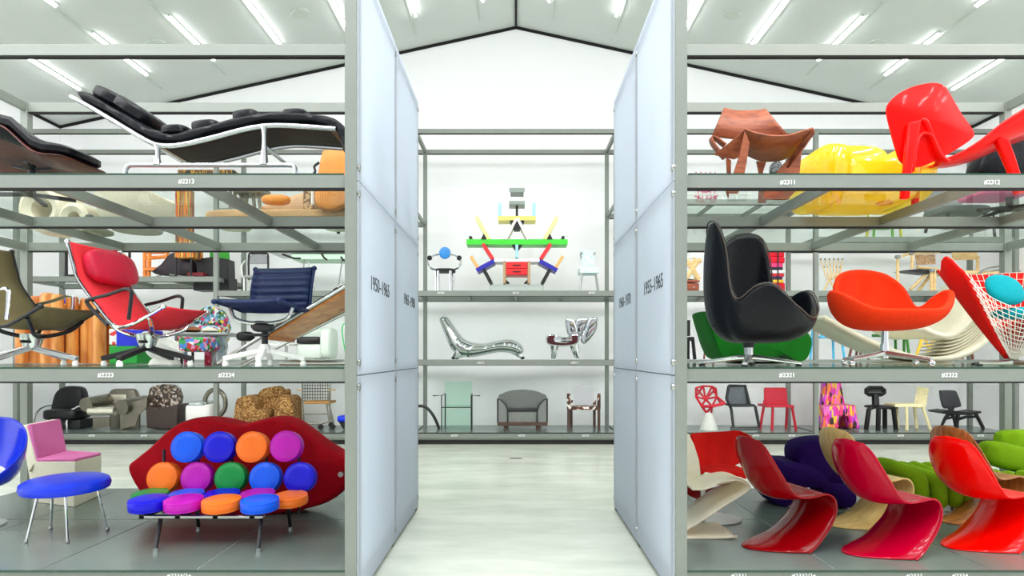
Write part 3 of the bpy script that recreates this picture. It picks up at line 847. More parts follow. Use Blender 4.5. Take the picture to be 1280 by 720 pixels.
t.slab('zigzag_panel', (136, 411), (146, 431), pattern_mat('black_white_zigzag', [(20, 20, 20), (235, 235, 230), (230, 60, 60)], 20), 0.0, 0.35)
a = t.L(136, 432); b = t.L(172, 432)
t.part('lower_box', MB().bb((a.x, 0, 0), (b.x, 0.36, a.z)), M_GREENP, bevel=0.01)
t.slab('yellow_block', (168, 407), (176, 413), mat('yellow_paint', (235, 190, 40), 0.5), 0.0, 0.2)
M_SHINY = mat('crinkled_foil', (190, 198, 198), 0.22, 0.9, var=0.2, scale=10, bump=0.8, bscale=12)
M_CLEARW = glass_mat('milky_plastic', (238, 245, 243), 0.1, 0.1, (226, 234, 232), 0.55)
t = T('white_tub_chair', 'milky white tub chair behind the base of the red lounge chair', 'chair', (P(206, 455, 5.6).x, 5.6, ZA))
t.part('tub', bowl([(0, .15, .12), (90, .17, .22), (180, .17, .30), (270, .17, .22)], 0.05), M_WHITE, solid=0.02, sub=1)
t.part('foot', MB().lathe([(0.13, 0), (0.12, 0.03), (0.08, 0.07)]), M_WHITE)
t = T('foil_drum_table', 'crinkled silver drum table with a flat rim beside the patchwork seat', 'table', (P(271, 455, 6.1).x, 6.1, ZA))
t.turn('drum', 271, [(12, None), (12.5, 447), (11.5, 440), (13, 433), (12, 426), (13.5, 420)], M_SHINY)
t.slab('top', (219, 415.5), (285, 420), M_STEEL, -0.12, 0.25)
t.rod('post', [(220, 418), (220, None)], 0.012, M_STEEL)
t = T('wooden_bowl_seat', 'brown wooden dish lying on the silver table top', 'bowl', P(238, 415.3, 6.12))
t.turn('dish', 238, [(8, 415.2), (15.5, 413), (11, 409.5), (4, 408)], wood_mat('brown_dish', (120, 58, 22), (160, 84, 36), 4))
t = T('pale_dish', 'pale cream dish lying beside the wooden dish on the silver table', 'bowl', P(262, 415.3, 6.14))
t.turn('dish', 262, [(6, 415.2), (10.5, 413.5), (7, 410.5), (2, 409.6)], M_CREAM)
M_PATCH = pattern_mat('flower_patchwork', [(90, 150, 190), (235, 240, 240), (70, 130, 80), (210, 60, 120), (240, 210, 70), (150, 190, 220), (40, 70, 50)], 34, 0.8)
M_PATCH2 = pattern_mat('patchwork_prints', [(60, 160, 90), (235, 235, 240), (90, 140, 220), (190, 20, 60), (240, 150, 190), (30, 110, 50), (210, 60, 60)], 30, 0.8)
t = T('patchwork_armchair', 'flowered patchwork armchair behind the tip of the red seat', 'chair', (P(253, 455, 6.62).x, 6.62, ZA))
t.part('back', MB().puff(catmull(t.pts([(226, 414), (236, 402), (250, 386), (262, 382), (274, 387), (281, 400), (279, 416)], 0.16), 4, True), (0, 0.14, 0)), M_PATCH)
t.part('seat', MB().soft((0.02, -0.03, 0.30), (0.50, 0.36, 0.2), 0.5), M_PATCH)
for px in (232, 276):
    t.rod('leg', [(px, 430, 0.1), (px, None, 0.1)], 0.02, M_PATCH)
t = T('print_covered_stool', 'small stool covered in bright print patches under the silver table top', 'stool', (P(237, 455, 5.75).x, 5.75, ZA))
t.cush('seat', (220, 421), (257, 440), M_PATCH2, -0.12, 0.2, 0.35)
t.slab('red_leg_panel', (255, 421), (261, 459), pattern_mat('red_prints', [(190, 20, 60), (225, 90, 130), (150, 10, 40)], 30), 0.02, 0.08)
for px in (227, 241):
    t.rod('leg', [(px, 436, 0.0), (px, None, 0.0)], 0.012, M_BLACK)
M_MINT = mat('mint_white_vinyl', (214, 226, 214), 0.45, var=0.03)
t = T('pale_armchair', 'pale mint armchair with black back cushion seen under the wooden plank', 'chair', (P(390, 449, 12.2).x, 12.2, ZA))
t.cush('seat', (369, 430), (402, 449), M_MINT, 0.0, 0.5, 0.3)
t.cush('armrest', (398, 409), (413, 449), M_MINT, -0.02, 0.6, 0.45)
t.cush('back', (372, 411), (404, 436), M_MINT, 0.4, 0.6, 0.4)
t.cush('black_cushion', (369, 420.5), (399, 430), M_BLACK, 0.02, 0.45, 0.3)
t = T('green_loop_stand', 'small green bent tube loop at the post beside the pale armchair', 'stand', (P(430, 449, 12.3).x, 12.3, ZA))
t.rod('loop', [(433, 449), (428, 418), (428.5, 407), (432, 405), (434, 415), (441, 449)], 0.012, mat('green_tube', (40, 190, 90), 0.4), curve=5)
t = T('thin_leg_table', 'thin dark legged table frame behind the blue swivel chair base', 'table', (P(347, 449, 12.0).x, 12.0, ZA))
t.slab('top', (333, 429.5), (361, 432), M_WHITE, 0.0, 0.5)
for px, dy in ((335, 0.03), (359, 0.03), (337, 0.45), (357, 0.45)):
    t.rod('leg', [(px, 432, dy), (px, None, dy)], 0.012, M_STEEL)

# ------------------------------------------------------------------ left rack, upper glass shelf (seen from below)
M_ROSE = wood_mat('rosewood', (52, 14, 9), (92, 32, 20), 3, 0.45, (1, 6, 6), 0.03)
t = T('ottoman', 'dark rosewood shell ottoman with black leather cushion on the upper glass shelf', 'footstool', (P(40, 210, 5.0).x, 5.0, ZB))
def shell_z(a, b):
    u = max(0.0, min(1.0, (0.6 - a) / 0.75)); u = u * u * (3 - 2 * u)
    v = max(0.0, min(1.0, 0.5 - 0.62 * b))
    return 0.26 + 0.25 * u * v + 0.02 * b * b
rows = []
for i in range(13):
    a = -1 + i / 6.0
    row = []
    for j in range(13):
        b = -1 + j / 6.0
        k = max(abs(a), abs(b))
        rr = (abs(a) ** 5 + abs(b) ** 5) ** 0.2 or 1
        s = k / rr if rr else 1
        x, y = a * s * 0.50, b * s * 0.28
        z = shell_z(a * s, b * s)
        row.append(Vector((x, y, z)))
    rows.append(row)
rz = Matrix.Rotation(math.radians(-4), 3, 'Z')
rows = [[rz @ v for v in r] for r in rows]
t.part('wood_shell', MB().grid(rows), M_ROSE, solid=0.014, sub=1)
rings = []
for sc_, h in ((.9, 0.0), (1.0, 0.03), (1.0, 0.07), (.9, 0.1), (.4, 0.115), (.02, 0.115)):
    ring = []
    for k in range(32):
        q = 2 * math.pi * k / 32 + .01
        cq, sq = math.cos(q), math.sin(q)
        ring.append(rz @ Vector((math.copysign(abs(cq) ** .5, cq) * .48 * sc_, math.copysign(abs(sq) ** .5, sq) * .26 * sc_, h + 0.012 + shell_z(math.copysign(abs(cq) ** .5, cq) * .96 * sc_, math.copysign(abs(sq) ** .5, sq) * .93 * sc_))))
    rings.append(ring)
t.part('cushion', MB().loft(rings), M_LEATHER)
t.part('stem', MB().tube([(0, 0, 0.02), (0, 0, 0.28)], 0.028, 14), M_BLACK)
for k in range(4):
    a = math.radians(20 + 90 * k)
    t.part('base_leg', MB().beam((0, 0, 0.04), (0.30 * math.cos(a), 0.30 * math.sin(a), 0.018), 0.035, 0.03), M_BLACK, bevel=0.006)
    t.part('bracket', MB().beam((0, 0, 0.24), (0.13 * math.cos(a), 0.13 * math.sin(a), 0.262), 0.03, 0.02), M_BLACK)

M_UNDER = mat('dark_brown_sling', (40, 30, 26), 0.75)
t = T('daybed', 'black leather chaise on polished aluminium frame along the upper glass shelf', 'daybed', (P(262, 215, 4.65).x, 4.65, ZB))
rail = [(88, 121), (108, 131), (150, 156), (186, 177), (204, 182), (226, 181), (262, 173), (300, 163), (330, 157.5), (360, 157), (420, 161)]
padp = [(97, 119), (120, 131), (150, 148), (175, 164), (195, 172), (220, 175), (250, 167), (290, 157), (330, 149), (372, 149), (402, 152.5), (420, 160), (428, 175), (429, 186)]
W = 0.46
rp = catmull(t.pts(rail), 5)
for dy in (0.0, W):
    t.part('side_rail', MB().tube([p + Vector((0, dy, 0)) for p in rp], 0.018, 10, sq=1.0), M_ALU)
t.part('sling', MB().grid([[p + Vector((0, W * k / 4, 0.012 - 0.008 * math.sin(math.pi * k / 4))) for k in range(5)] for p in rp]), M_UNDER, solid=0.008)
cp = catmull(t.pts(padp), 6)
rings = []
for i, p in enumerate(cp):
    tg = (cp[min(i + 1, len(cp) - 1)] - cp[max(i - 1, 0)]).normalized()
    up = Vector((-tg.z, 0, tg.x))
    th = 0.048 * (0.80 + 0.28 * abs(math.sin(i * math.pi / 9.5)))
    if i in (0, len(cp) - 1): th *= 0.45
    c = p + Vector((0, W / 2, 0)) + up * 0.02
    rings.append([c + Vector((0, math.copysign(abs(math.cos(a)) ** .5, math.cos(a)) * (W / 2 + 0.015), 0)) + up * (math.copysign(abs(math.sin(a)) ** .7, math.sin(a)) * th) for a in [2 * math.pi * k / 20 + .02 for k in range(20)]])
M_CRUMPLED = mat('crumpled_black_leather', (9, 13, 18), 0.34, spec=0.3, bump=1.0, bscale=11, var=0.15)
t.part('mattress', MB().loft(rings), M_CRUMPLED)
for x0, y0, x1, y1, h in ((112, 111, 150, 131, .062), (136, 122, 176, 148, .064), (196, 164.5, 229, 162.5, .05), (235, 161, 269, 157, .062), (287, 149, 318, 144, .066), (349, 145, 381, 143.5, .056)):
    a = t.L(x0, y0); b = t.L(x1, y1)
    ang = math.atan2(b.z - a.z, b.x - a.x)
    R = Matrix.Rotation(-ang, 3, 'Y')
    t.part('bolster', MB().soft((a + b) / 2 + Vector((0, W / 2, 0.02)), ((b - a).length * 1.08, W + 0.02, h * 1.8), 0.5, R=R), M_CRUMPLED)
for dy in (0.0, W):
    t.part('base_frame', MB().tube(catmull(t.pts([(157, 219), (157.5, 212), (161, 207.5), (168, 206.5), (200, 206.5), (270, 206.5), (330, 206.5), (360, 206.5), (367, 208), (369, 213), (369, 219)], dy), 5), 0.017), M_ALU)
    for q in ([(330, 158), (330.5, 175), (330, 206)], [(197, 181), (197.5, 195), (197, 206)]):
        pp = catmull(t.pts(q, dy), 4)
        t.part('upright', MB().tube(pp, [0.030, 0.022, 0.018, 0.017, 0.017, 0.018, 0.022, 0.028, 0.034][:len(pp)] if len(pp) == 9 else 0.02), M_ALU)
for px in (330, 197):
    t.part('cross_bar', MB().tube([t.L(px, 182, 0), t.L(px, 182, 0) + Vector((0, W, 0))], 0.015), M_ALU)

M_TAN = mat('tan_orange_leather', (222, 138, 52), 0.5, var=0.1, scale=5, bump=0.15, bscale=60)
t = T('leather_chair', 'tan orange leather chair half hidden by the aisle post on the upper shelf', 'chair', (P(420, 215, 5.9).x, 5.9, ZB))
t.part('back', MB().puff(catmull(t.pts([(393, 238), (397, 215), (402, 190), (410, 186), (440, 185), (444, 238), (420, 262), (396, 258)]), 3, True), (0, 0.1, 0), edge=0.08), M_TAN)
t.part('seat', MB().soft((0.08, 0.32, 0.30), (0.52, 0.5, 0.12), 0.4), M_TAN)
for x, y in ((-.12, .12), (.26, .12), (-.12, .5), (.26, .5)):
    t.part('leg', MB().tube([(x, y, 0), (x, y, 0.28)], 0.018), M_BLACK)
t.rods('dotted_cord', [[(391, 219), (394, 214), (393, 208), (399, 203)]], 0.012, M_BLACK, curve=4)

M_BEIGE = mat('oatmeal_wool', (214, 204, 182), 0.9, var=0.07, scale=70, bump=0.35, bscale=220)
M_BEIGE2 = mat('grey_beige_lining', (176, 172, 158), 0.8, var=0.06)
t = T('ring_armchair', 'oatmeal wool armchair of ring shaped bolsters seen from below through the glass', 'chair', (P(78, 285, 6.25).x, 6.25, ZB))
def hoop(cx, cy, r, tube, dy, ln):
    c = t.L(cx, cy, dy); k = (t.loc.y + dy) / FPX
    rr = r * k
    prof = [(rr - tube, 0), (rr, -tube * .6), (rr + tube * .8, 0), (rr + tube, ln * .5), (rr + tube * .8, ln), (rr, ln + tube * .4), (rr - tube * .6, ln), (rr - tube, ln * .5)]
    R = Matrix.Rotation(-math.pi / 2, 3, 'X')
    rings = [[R @ Vector((q[0] * math.cos(a), q[0] * math.sin(a), q[1])) + c for q in prof] for a in [2 * math.pi * i / 28 for i in range(28)]]
    return MB().loft(rings, closed=True)
t.part('bolster_ring', hoop(52, 261, 22, 0.07, 0.0, 0.34), M_BEIGE)
t.part('bolster_ring', hoop(92, 272, 14, 0.05, -0.05, 0.3), M_BEIGE)
t.part('seat_pad', MB().soft((-0.02, 0.2, 0.035), (0.7, 0.4, 0.07), 0.5), M_BEIGE2)
t.part('buckle', MB().soft(t.L(112, 272, -0.12), (0.08, 0.06, 0.06), 0.8), M_BLACK)
t = T('barrel_armchair', 'round oatmeal wool barrel chair on the upper glass shelf under the daybed frame', 'chair', (P(172, 285, 6.3).x, 6.3, ZB))
t.part('barrel', bowl([(0, .30, .32), (60, .32, .40), (120, .34, .48), (180, .34, .50), (240, .34, .48), (300, .32, .40)], 0.04, p=.45), M_BEIGE, solid=0.07, sub=1)
t.part('cushion', MB().soft((0, 0, 0.26), (0.5, 0.5, 0.14), 0.5), M_BEIGE2)
t.part('plinth', MB().lathe([(0.22, 0), (0.24, 0.05), (0.2, 0.08)]), M_BEIGE2)
t = T('striped_tall_chair', 'tall chair of red, orange and green upright strips by the far rack post', 'chair', (P(229, 345, 12.2).x, 12.2, 3.24))
M_STRIPE = pattern_mat('upright_colour_strips', [(226, 120, 40), (180, 40, 40), (150, 150, 90), (230, 180, 60), (120, 60, 40)], 9, 0.8, stretch=(8, 8, 0.3))
t.plate('back', [(219, 236), (239, 238), (239, 322), (219, 322)], M_STRIPE, th=0.12)
t.slab('seat', (218, 308), (241, 322), M_STRIPE, -0.3, 0.1)
for px in (220, 239):
    t.rod('leg', [(px, 322, -0.25), (px, None, -0.25)], 0.02, M_BLACK)
M_PALEW = wood_mat('pale_brown_slab', (176, 132, 82), (204, 162, 110), 4, 0.5, (1, 6, 6))
M_SUEDE = mat('pinkish_tan_suede', (200, 164, 126), 0.8, var=0.08, scale=6)
t = T('long_slab_bench', 'long rounded tan slab bench seen from below through the upper glass shelf', 'bench', (P(350, 275, 6.0).x, 6.0, ZB))
t.part('slab', MB().soft((0.02, 0.22, 0.12), (1.6, 0.46, 0.10), 0.4), M_PALEW)
t.part('raised_side', MB().puff(catmull(t.pts([(328, 262), (345, 250), (372, 242), (400, 236), (440, 236), (440, 264)], 0.3), 3, True), (0, 0.08, 0)), M_SUEDE)
t.part('bolster', MB().soft(t.L(345, 250, 0.12), (0.28, 0.12, 0.1), 0.7), M_TAN)
t.part('basket_panel', MB().bb(t.L(379, 236, .1), t.L(414, 262, .13)), pattern_mat('woven_grid', [(196, 160, 118), (120, 90, 60)], 40), bevel=0.003)
for x in (-0.55, 0.5):
    t.part('foot', MB().soft((x, 0.22, 0.035), (0.3, 0.3, 0.07), 0.6), M_CREAM)
t.part('prop', MB().tube([t.L(391, 238, 0.05), t.L(391, 256, 0.05)], 0.018), M_WHITE)
t = T('stick_stool', 'grey brown stool with a cluster of stick legs above the far rack shelf', 'stool', (P(306, 262, 12.2).x, 12.2, 4.55))
mb = MB()
M_GSTICK = wood_mat('weathered_sticks', (88, 78, 62), (140, 126, 100), 5)
t.slab('seat', (291, 232), (326, 240), M_GSTICK, 0, 0.5)
for px, q in ((294, 292), (301, 303), (309, 307), (316, 319), (323, 326)):
    t.rod('leg', [(px, 240, 0.2), (q, None, 0.2)], 0.035, M_GSTICK)
t = T('slat_bench', 'low dark and yellow slatted bench beyond the daybed base', 'bench', (P(262, 263, 12.3).x, 12.3, 4.55))
t.slab('slat_top', (222, 212), (292, 220), pattern_mat('dark_yellow_slats', [(60, 40, 24), (190, 140, 40), (40, 34, 30), (120, 80, 36)], 9, stretch=(6, 1, 1)), 0, 0.5)
for px in (226, 288):
    t.rod('leg', [(px, 220, 0.2), (px, None, 0.2)], 0.03, M_GSTICK)
# ------------------------------------------------------------------ right rack, deck
def at(px, Y, z): return (P(px, CY, Y).x, Y, z)
M_DRED = mat('dark_red_plastic', (134, 2, 8), 0.2, coat=0.4, spec=0.05, var=0.03)
M_CRIM = mat('crimson_plastic', (166, 0, 36), 0.2, coat=0.4, spec=0.05, var=0.03)
M_BRED = mat('bright_red_plastic', (236, 6, 2), 0.2, coat=0.4, spec=0.05, var=0.03)
M_PLY = wood_mat('pale_plywood', (204, 168, 98), (226, 194, 128), 6, 0.45, (1, 6, 1))
M_PLY2 = wood_mat('brown_plywood', (150, 82, 34), (196, 124, 58), 6, 0.4, (1, 6, 1))
GS = 'one-piece cantilever chairs'
s_chair('cantilever_chair', 'dark red glossy cantilever chair nearest the aisle post', 2.06, 4.85, 15, M_DRED, GS)
s_chair('cantilever_chair', 'crimson glossy cantilever chair in front of the pale plywood one', 2.76, 4.70, 15, M_CRIM, GS)
s_chair('cantilever_chair', 'bright red glossy cantilever chair before the brown plywood one', 3.62, 4.85, 15, M_BRED, GS)
s_chair('cantilever_chair', 'pale plywood cantilever chair behind the crimson chair', 3.03, 5.45, 15, M_PLY, GS)
s_chair('cantilever_chair', 'brown plywood cantilever chair behind the bright red chair', 4.10, 5.55, 15, M_PLY2, GS)

M_REDU = mat('red_upholstery', (206, 14, 6), 0.8, spec=0.2, var=0.07, scale=8, bump=0.12, bscale=150)
t = T('shell_lounge_chair', 'red upholstered lounge chair with white outer shell beside the aisle post', 'chair', at(895, 5.6, Z0))
rows = []
A = t.pts([(862, 541), (885, 541.5), (910, 540.5), (930, 539.5), (940, 545)], 0.05)
B = t.pts([(868, 566), (888, 566), (912, 565), (934, 562), (943, 560)], 0.0)
C = t.pts([(874, 588), (892, 591), (910, 590), (928, 582), (938, 574)], -0.1)
D = t.pts([(868, 600), (886, 602), (905, 602), (920, 597), (930, 590)], -0.42)
for k in range(3): A[k + 1].y += 0.13; B[k + 1].y += 0.16; C[k + 1].y += 0.08
t.part('upholstery', MB().grid([catmull(r, 5) for r in (A, B, C)]), M_REDU, solid=0.05, sub=2)
t.plate('white_shell', [(850, 544), (861, 542), (868, 556), (874, 575), (876, 592), (873, 611), (850, 600)], M_CREAM, dy=-0.25, th=0.025, bevel=0.008)
t.part('white_seat', MB().prism(t.pts([(872, 611), (876, 600), (882, 592.5), (908, 592), (926, 597), (936, 603), (915, 604), (895, 607)], -0.3), (0, 0.03, 0.012)), M_CREAM, bevel=0.006)
t.part('post', MB().tube([t.L(879, 600, -0.1), t.L(879, None, -0.1)], 0.022), M_WHITE)
t.plate('red_fin', [(850, 602), (876, 614), (876, 626), (862, 620), (850, 610)], M_DRED, dy=-0.1, th=0.03)
t.plate('red_fin', [(882, 613), (905, 606), (892, 613), (884, 626)], M_DRED, dy=-0.1, th=0.03)
t.part('foot', MB().lathe([(0.22, 0), (0.22, 0.012), (0.05, 0.035)]), M_STEEL)
t.part('seat_pad', MB().soft(t.L(900, 590, -0.12), (0.42, 0.36, 0.10), 0.5), M_REDU)
M_CREAMP = mat('cream_plywood', (238, 226, 200), 0.45, var=0.02)
t = T('ribbon_chair', 'cream bent sheet cantilever lounge frame at the aisle post', 'chair', at(895, 4.99, Z0))
pth = t.pts([(938, 609), (932, 615), (905, 632), (880, 649), (855, 664), (840, 671.5), (843, 673.6), (865, 673.8), (900, 672.6), (919, 671.4)])
for p in pth: p.z = max(p.z, 0.008)
pp = catmull(pth, 5)
t.part('bent_sheet', MB().grid([[p + Vector((0.0, 0.44 * k / 4, 0)) for k in range(5)] for p in pp]), M_CREAMP, solid=0.016)
t.part('seat_sheet', MB().grid([[q + Vector((0, 0.44 * k / 4, 0)) for k in range(5)] for q in catmull(t.pts([(938, 609), (934, 604), (920, 600), (900, 603), (882, 611), (866, 612)]), 5)]), M_CREAMP, solid=0.014)
t.part('glide', MB().lathe([(0.012, 0), (0.012, 0.02)], t.L(920, None, 0.03), 10), M_CREAMP)

M_PURP = mat('deep_purple_wool', (36, 8, 82), 0.9, spec=0.15, var=0.1, scale=10)
t = T('organic_lounge_seat', 'dark purple blob shaped lounge seat behind the dark red cantilever chair', 'chair', at(1015, 5.95, Z0))
t.part('seat_lobe', MB().puff(catmull(t.pts([(950, 580), (956, 574.5), (970, 573.5), (988, 578), (1012, 580), (1034, 592), (1040, 608), (1015, 612), (985, 606), (962, 598)]), 4, True), (0, 0.5, 0), edge=0.12), M_PURP)
t.part('back_lobe', MB().puff(catmull(t.pts([(996, 566), (1003, 554), (1020, 549), (1045, 548), (1064, 554), (1068, 590), (1058, 610), (1035, 612), (1012, 604), (1000, 590)], 0.02), 4, True), (0, 0.34, 0), edge=0.12), M_PURP)
t.part('foot_lobe', MB().puff(catmull(t.pts([(1024, 606), (1050, 603), (1070, 612), (1072, 630), (1062, 636.5), (1046, 632)], 0.0), 4, True), (0, 0.4, 0), edge=0.12), M_PURP)
t.part('foot_lobe', MB().puff(catmull(t.pts([(955, 606), (985, 606), (994, 620), (988, 634), (968, 630)], 0.1), 4, True), (0, 0.35, 0), edge=0.12), M_PURP)

M_LIME = mat('lime_green_wool', (122, 160, 18), 0.9, spec=0.15, var=0.08, scale=8, bump=0.1, bscale=160)
t = T('roll_lounger', 'green lounger of plump parallel rolls on a chrome base', 'chair', at(1165, 5.85, Z0))
for (bx, by, mx, my, fx, fy, fb, r) in ((1096, 580, 1125, 588, 1147, 597, 626, .078), (1121, 584, 1150, 594, 1171, 603, 634, .074), (1135, 582, 1172, 597, 1191, 609, 632, .068), (1153, 581, 1190, 603, 1209, 619, 630, .062), (1171, 580, 1206, 611, 1226, 624, 631, .060), (1190, 585, 1226, 616, 1244, 627, 632, .058)):
    pth = [t.L(bx, by, 0.42), t.L((bx + mx) / 2, (by + my) / 2 - 1, 0.26), t.L(mx, my, 0.12), t.L(fx - 2, fy - 1, 0.0), t.L(fx + 2, (fy + fb) / 2, -0.04), t.L(fx + 1, fb, 0.0)]
    pc = catmull(pth, 6)
    n = len(pc) - 1
    rr = [r * min(1.0, 0.35 + 3.2 * math.sin(math.pi * (i + .3) / (n + .6))) for i in range(n + 1)]
    t.part('roll', MB().tube(pc, rr, 14), M_LIME)
t.part('under_frame', MB().bb(t.L(1165, 643, 0.05), t.L(1250, 650, 0.35)), M_BLACK, bevel=0.01)
t.rod('chrome_runner', [(1170, 643, 0), (1190, 641, 0), (1225, 641.5, 0), (1245, 643, 0)], 0.016, M_CHROME, curve=4)
for px in (1190, 1236):
    t.rod('chrome_leg', [(px, 628, 0.0), (px, None, 0.0)], 0.014, M_CHROME)
t = T('roll_armchair', 'green armchair with thick rounded back pads at the right edge', 'chair', at(1270, 6.3, Z0))
t.part('head_pad', MB().soft(t.L(1282, 553, 0.25), (0.62, 0.2, 0.27), 0.5), M_LIME)
R = Matrix.Rotation(math.radians(14), 3, 'Y')
t.part('back_pad', MB().soft(t.L(1272, 574, 0.05), (0.78, 0.26, 0.27), 0.55, R=R), M_LIME)
for k, (px, py) in enumerate(((1243, 596), (1260, 598), (1278, 597), (1296, 597))):
    t.part('roll', MB().tube([t.L(px, py, -0.35), t.L(px, py, -0.1), t.L(px, py, 0.2)], [0.06, 0.08, 0.08], 14), M_LIME)
t.part('base_block', MB().bb(t.L(1244, 606, -0.28), t.L(1300, 640, 0.25)), M_BLACK, bevel=0.02)
for px, dy in ((1246, -0.22), (1298, -0.22), (1246, 0.2), (1298, 0.2)):
    t.rod('leg', [(px, 640, dy), (px, None, dy)], 0.02, M_CHROME)

# ------------------------------------------------------------------ right rack, eye-level glass shelf
def star_base(t, z, m, n=4, r=0.34, rot=0, caster=None):
    for k in range(n):
        a = math.radians(rot) + 2 * math.pi * k / n
        d = Vector((math.cos(a), math.sin(a), 0))
        pc = catmull([d * 0.0 + Vector((0, 0, z)), d * (r * .35) + Vector((0, 0, z * .82)), d * r + Vector((0, 0, 0.052 if caster else 0.022))], 4)
        t.part('base_leg', MB().tube(pc, [0.034, 0.018], 10, sq=0.7), m)
        if caster: t.sub('caster', MB().soft(d * r + Vector((0, 0, 0.024)), (0.05, 0.05, 0.048), 1.0), caster)
        else: t.sub('glide', MB().lathe([(0.022, 0), (0.022, 0.014)], d * (r - .02), 10), M_RUBBER)
t = T('wing_chair', 'black leather egg-shaped wing chair on a cast aluminium star foot', 'chair', at(936, 4.65, ZA), rz=-45)
egg = [(0, 0.46, 0.345), (28, 0.47, 0.43), (48, 0.46, 0.56), (62, 0.43, 0.56), (78, 0.385, 0.475), (89, 0.37, 0.56), (99, 0.385, 0.84), (111, 0.41, 1.01), (125, 0.4, 1.06), (148, 0.385, 1.03), (180, 0.37, 0.9), (212, 0.385, 1.03), (235, 0.4, 1.06), (249, 0.41, 1.01), (261, 0.385, 0.84), (271, 0.37, 0.56), (282, 0.385, 0.475), (298, 0.43, 0.56), (312, 0.46, 0.56), (332, 0.47, 0.43)]
t.part('shell', bowl(egg, 0.17, p=.62, q=1.1, lean=-0.14), M_LEATHER, solid=0.05, sub=1, off=-1)
t.part('piping', MB().tube([Vector((tab(egg, a)[0] * math.cos(math.radians(a)) + .14 * max(0, tab(egg, a)[1] - .37), tab(egg, a)[0] * math.sin(math.radians(a)), tab(egg, a)[1])) for a in range(0, 360, 4)], 0.005, 6, True), mat('brown_piping', (54, 46, 40), 0.5))
t.part('seat_cushion', MB().soft((0.06, 0, 0.32), (0.60, 0.56, 0.13), 0.6), M_LEATHER)
t.part('stem', MB().tube([(0, 0, 0.05), (0, 0, 0.18)], 0.032, 14), M_ALU)
t.part('collar', MB().tube([(0, 0, 0.14), (0, 0, 0.2)], 0.042, 14), M_BLACK)
star_base(t, 0.07, M_ALU, 4, 0.36, 20)
M_ORNG = mat('orange_wool', (218, 48, 4), 0.85, spec=0.2, var=0.06, scale=40, bump=0.25, bscale=200)
t = T('tub_chair', 'orange wool tub chair with curled arms on a chrome base with casters', 'chair', at(1106, 4.8, ZA), rz=-92)
swan = [(0, 0.4, 0.415), (38, 0.42, 0.43), (62, 0.45, 0.53), (80, 0.46, 0.585), (98, 0.42, 0.54), (112, 0.36, 0.46), (128, 0.37, 0.64), (150, 0.39, 0.76), (180, 0.385, 0.8), (210, 0.39, 0.76), (232, 0.37, 0.64), (248, 0.36, 0.46), (262, 0.42, 0.54), (280, 0.46, 0.585), (298, 0.45, 0.53), (322, 0.42, 0.43)]
t.part('shell', bowl(swan, 0.27, p=.78, q=1.15, lean=.04), M_ORNG, solid=0.045, sub=1, off=-1)
t.part('seat_cushion', MB().soft((0.05, 0, 0.36), (0.56, 0.52, 0.09), 0.6), M_ORNG)
t.part('stem', MB().tube([(0, 0, 0.06), (0, 0, 0.28)], 0.026, 14), M_CHROME)
t.part('sleeve', MB().tube([(0, 0, 0.1), (0, 0, 0.17)], 0.032, 14), M_CHROME)
star_base(t, 0.10, M_ALU, 4, 0.36, 25, M_CHROME)

t = T('cone_chair', 'white wire cone chair lined in red with round teal cushion', 'chair', at(1266, 4.75, ZA))
def cone_pt(a, s):
    k = tab([(0, .46, .70), (45, .46, .76), (90, .44, .76), (135, .46, .79), (165, .47, .75), (180, .51, .845), (192, .46, .72), (212, .44, .52), (240, .41, .40), (285, .40, .37), (325, .42, .50)], a % 360)
    return Vector((k[0] * math.cos(math.radians(a)) * s ** 0.9, k[0] * math.sin(math.radians(a)) * s ** 0.9, 0.03 + (k[1] - 0.03) * s))
t.part('red_lining', MB().grid([[cone_pt(a, 0.05 + 0.95 * j / 8) for j in range(9)] for a in range(10, 200, 5)]), M_REDU, solid=0.022, off=1)
mb = MB()
for a in range(0, 360, 6):
    mb.tube([cone_pt(a, s) * 1.0 for s in (0.06, 0.35, 0.7, 1.0)], 0.0026, 5)
for s in [0.12 + 0.08 * k for k in range(12)]:
    mb.tube([cone_pt(a, s) for a in range(0, 360, 8)], 0.0026, 5, True)
t.part('wire_net', mb, mat('white_wire', (232, 232, 220), 0.35, 0.3), smooth=True)
M_TEAL = mat('teal_wool', (0, 146, 158), 0.85, spec=0.2, var=0.06, scale=40, bump=0.15, bscale=200)
R = Matrix.Rotation(math.radians(62), 3, 'X') @ Matrix.Rotation(math.radians(10), 3, 'Y')
t.part('round_cushion', MB().soft(t.L(1256, 362, -0.1), (0.31, 0.26, 0.11), 0.9, R=R), M_TEAL)
t.part('seat_cushion', MB().soft((0.06, -0.06, 0.40), (0.42, 0.4, 0.09), 0.7), M_TEAL)
t.part('stem', MB().tube([(0.02, 0, 0.02), (0.02, 0, 0.1)], 0.03), M_STEEL)
star_base(t, 0.03, M_STEEL, 4, 0.33, 12)

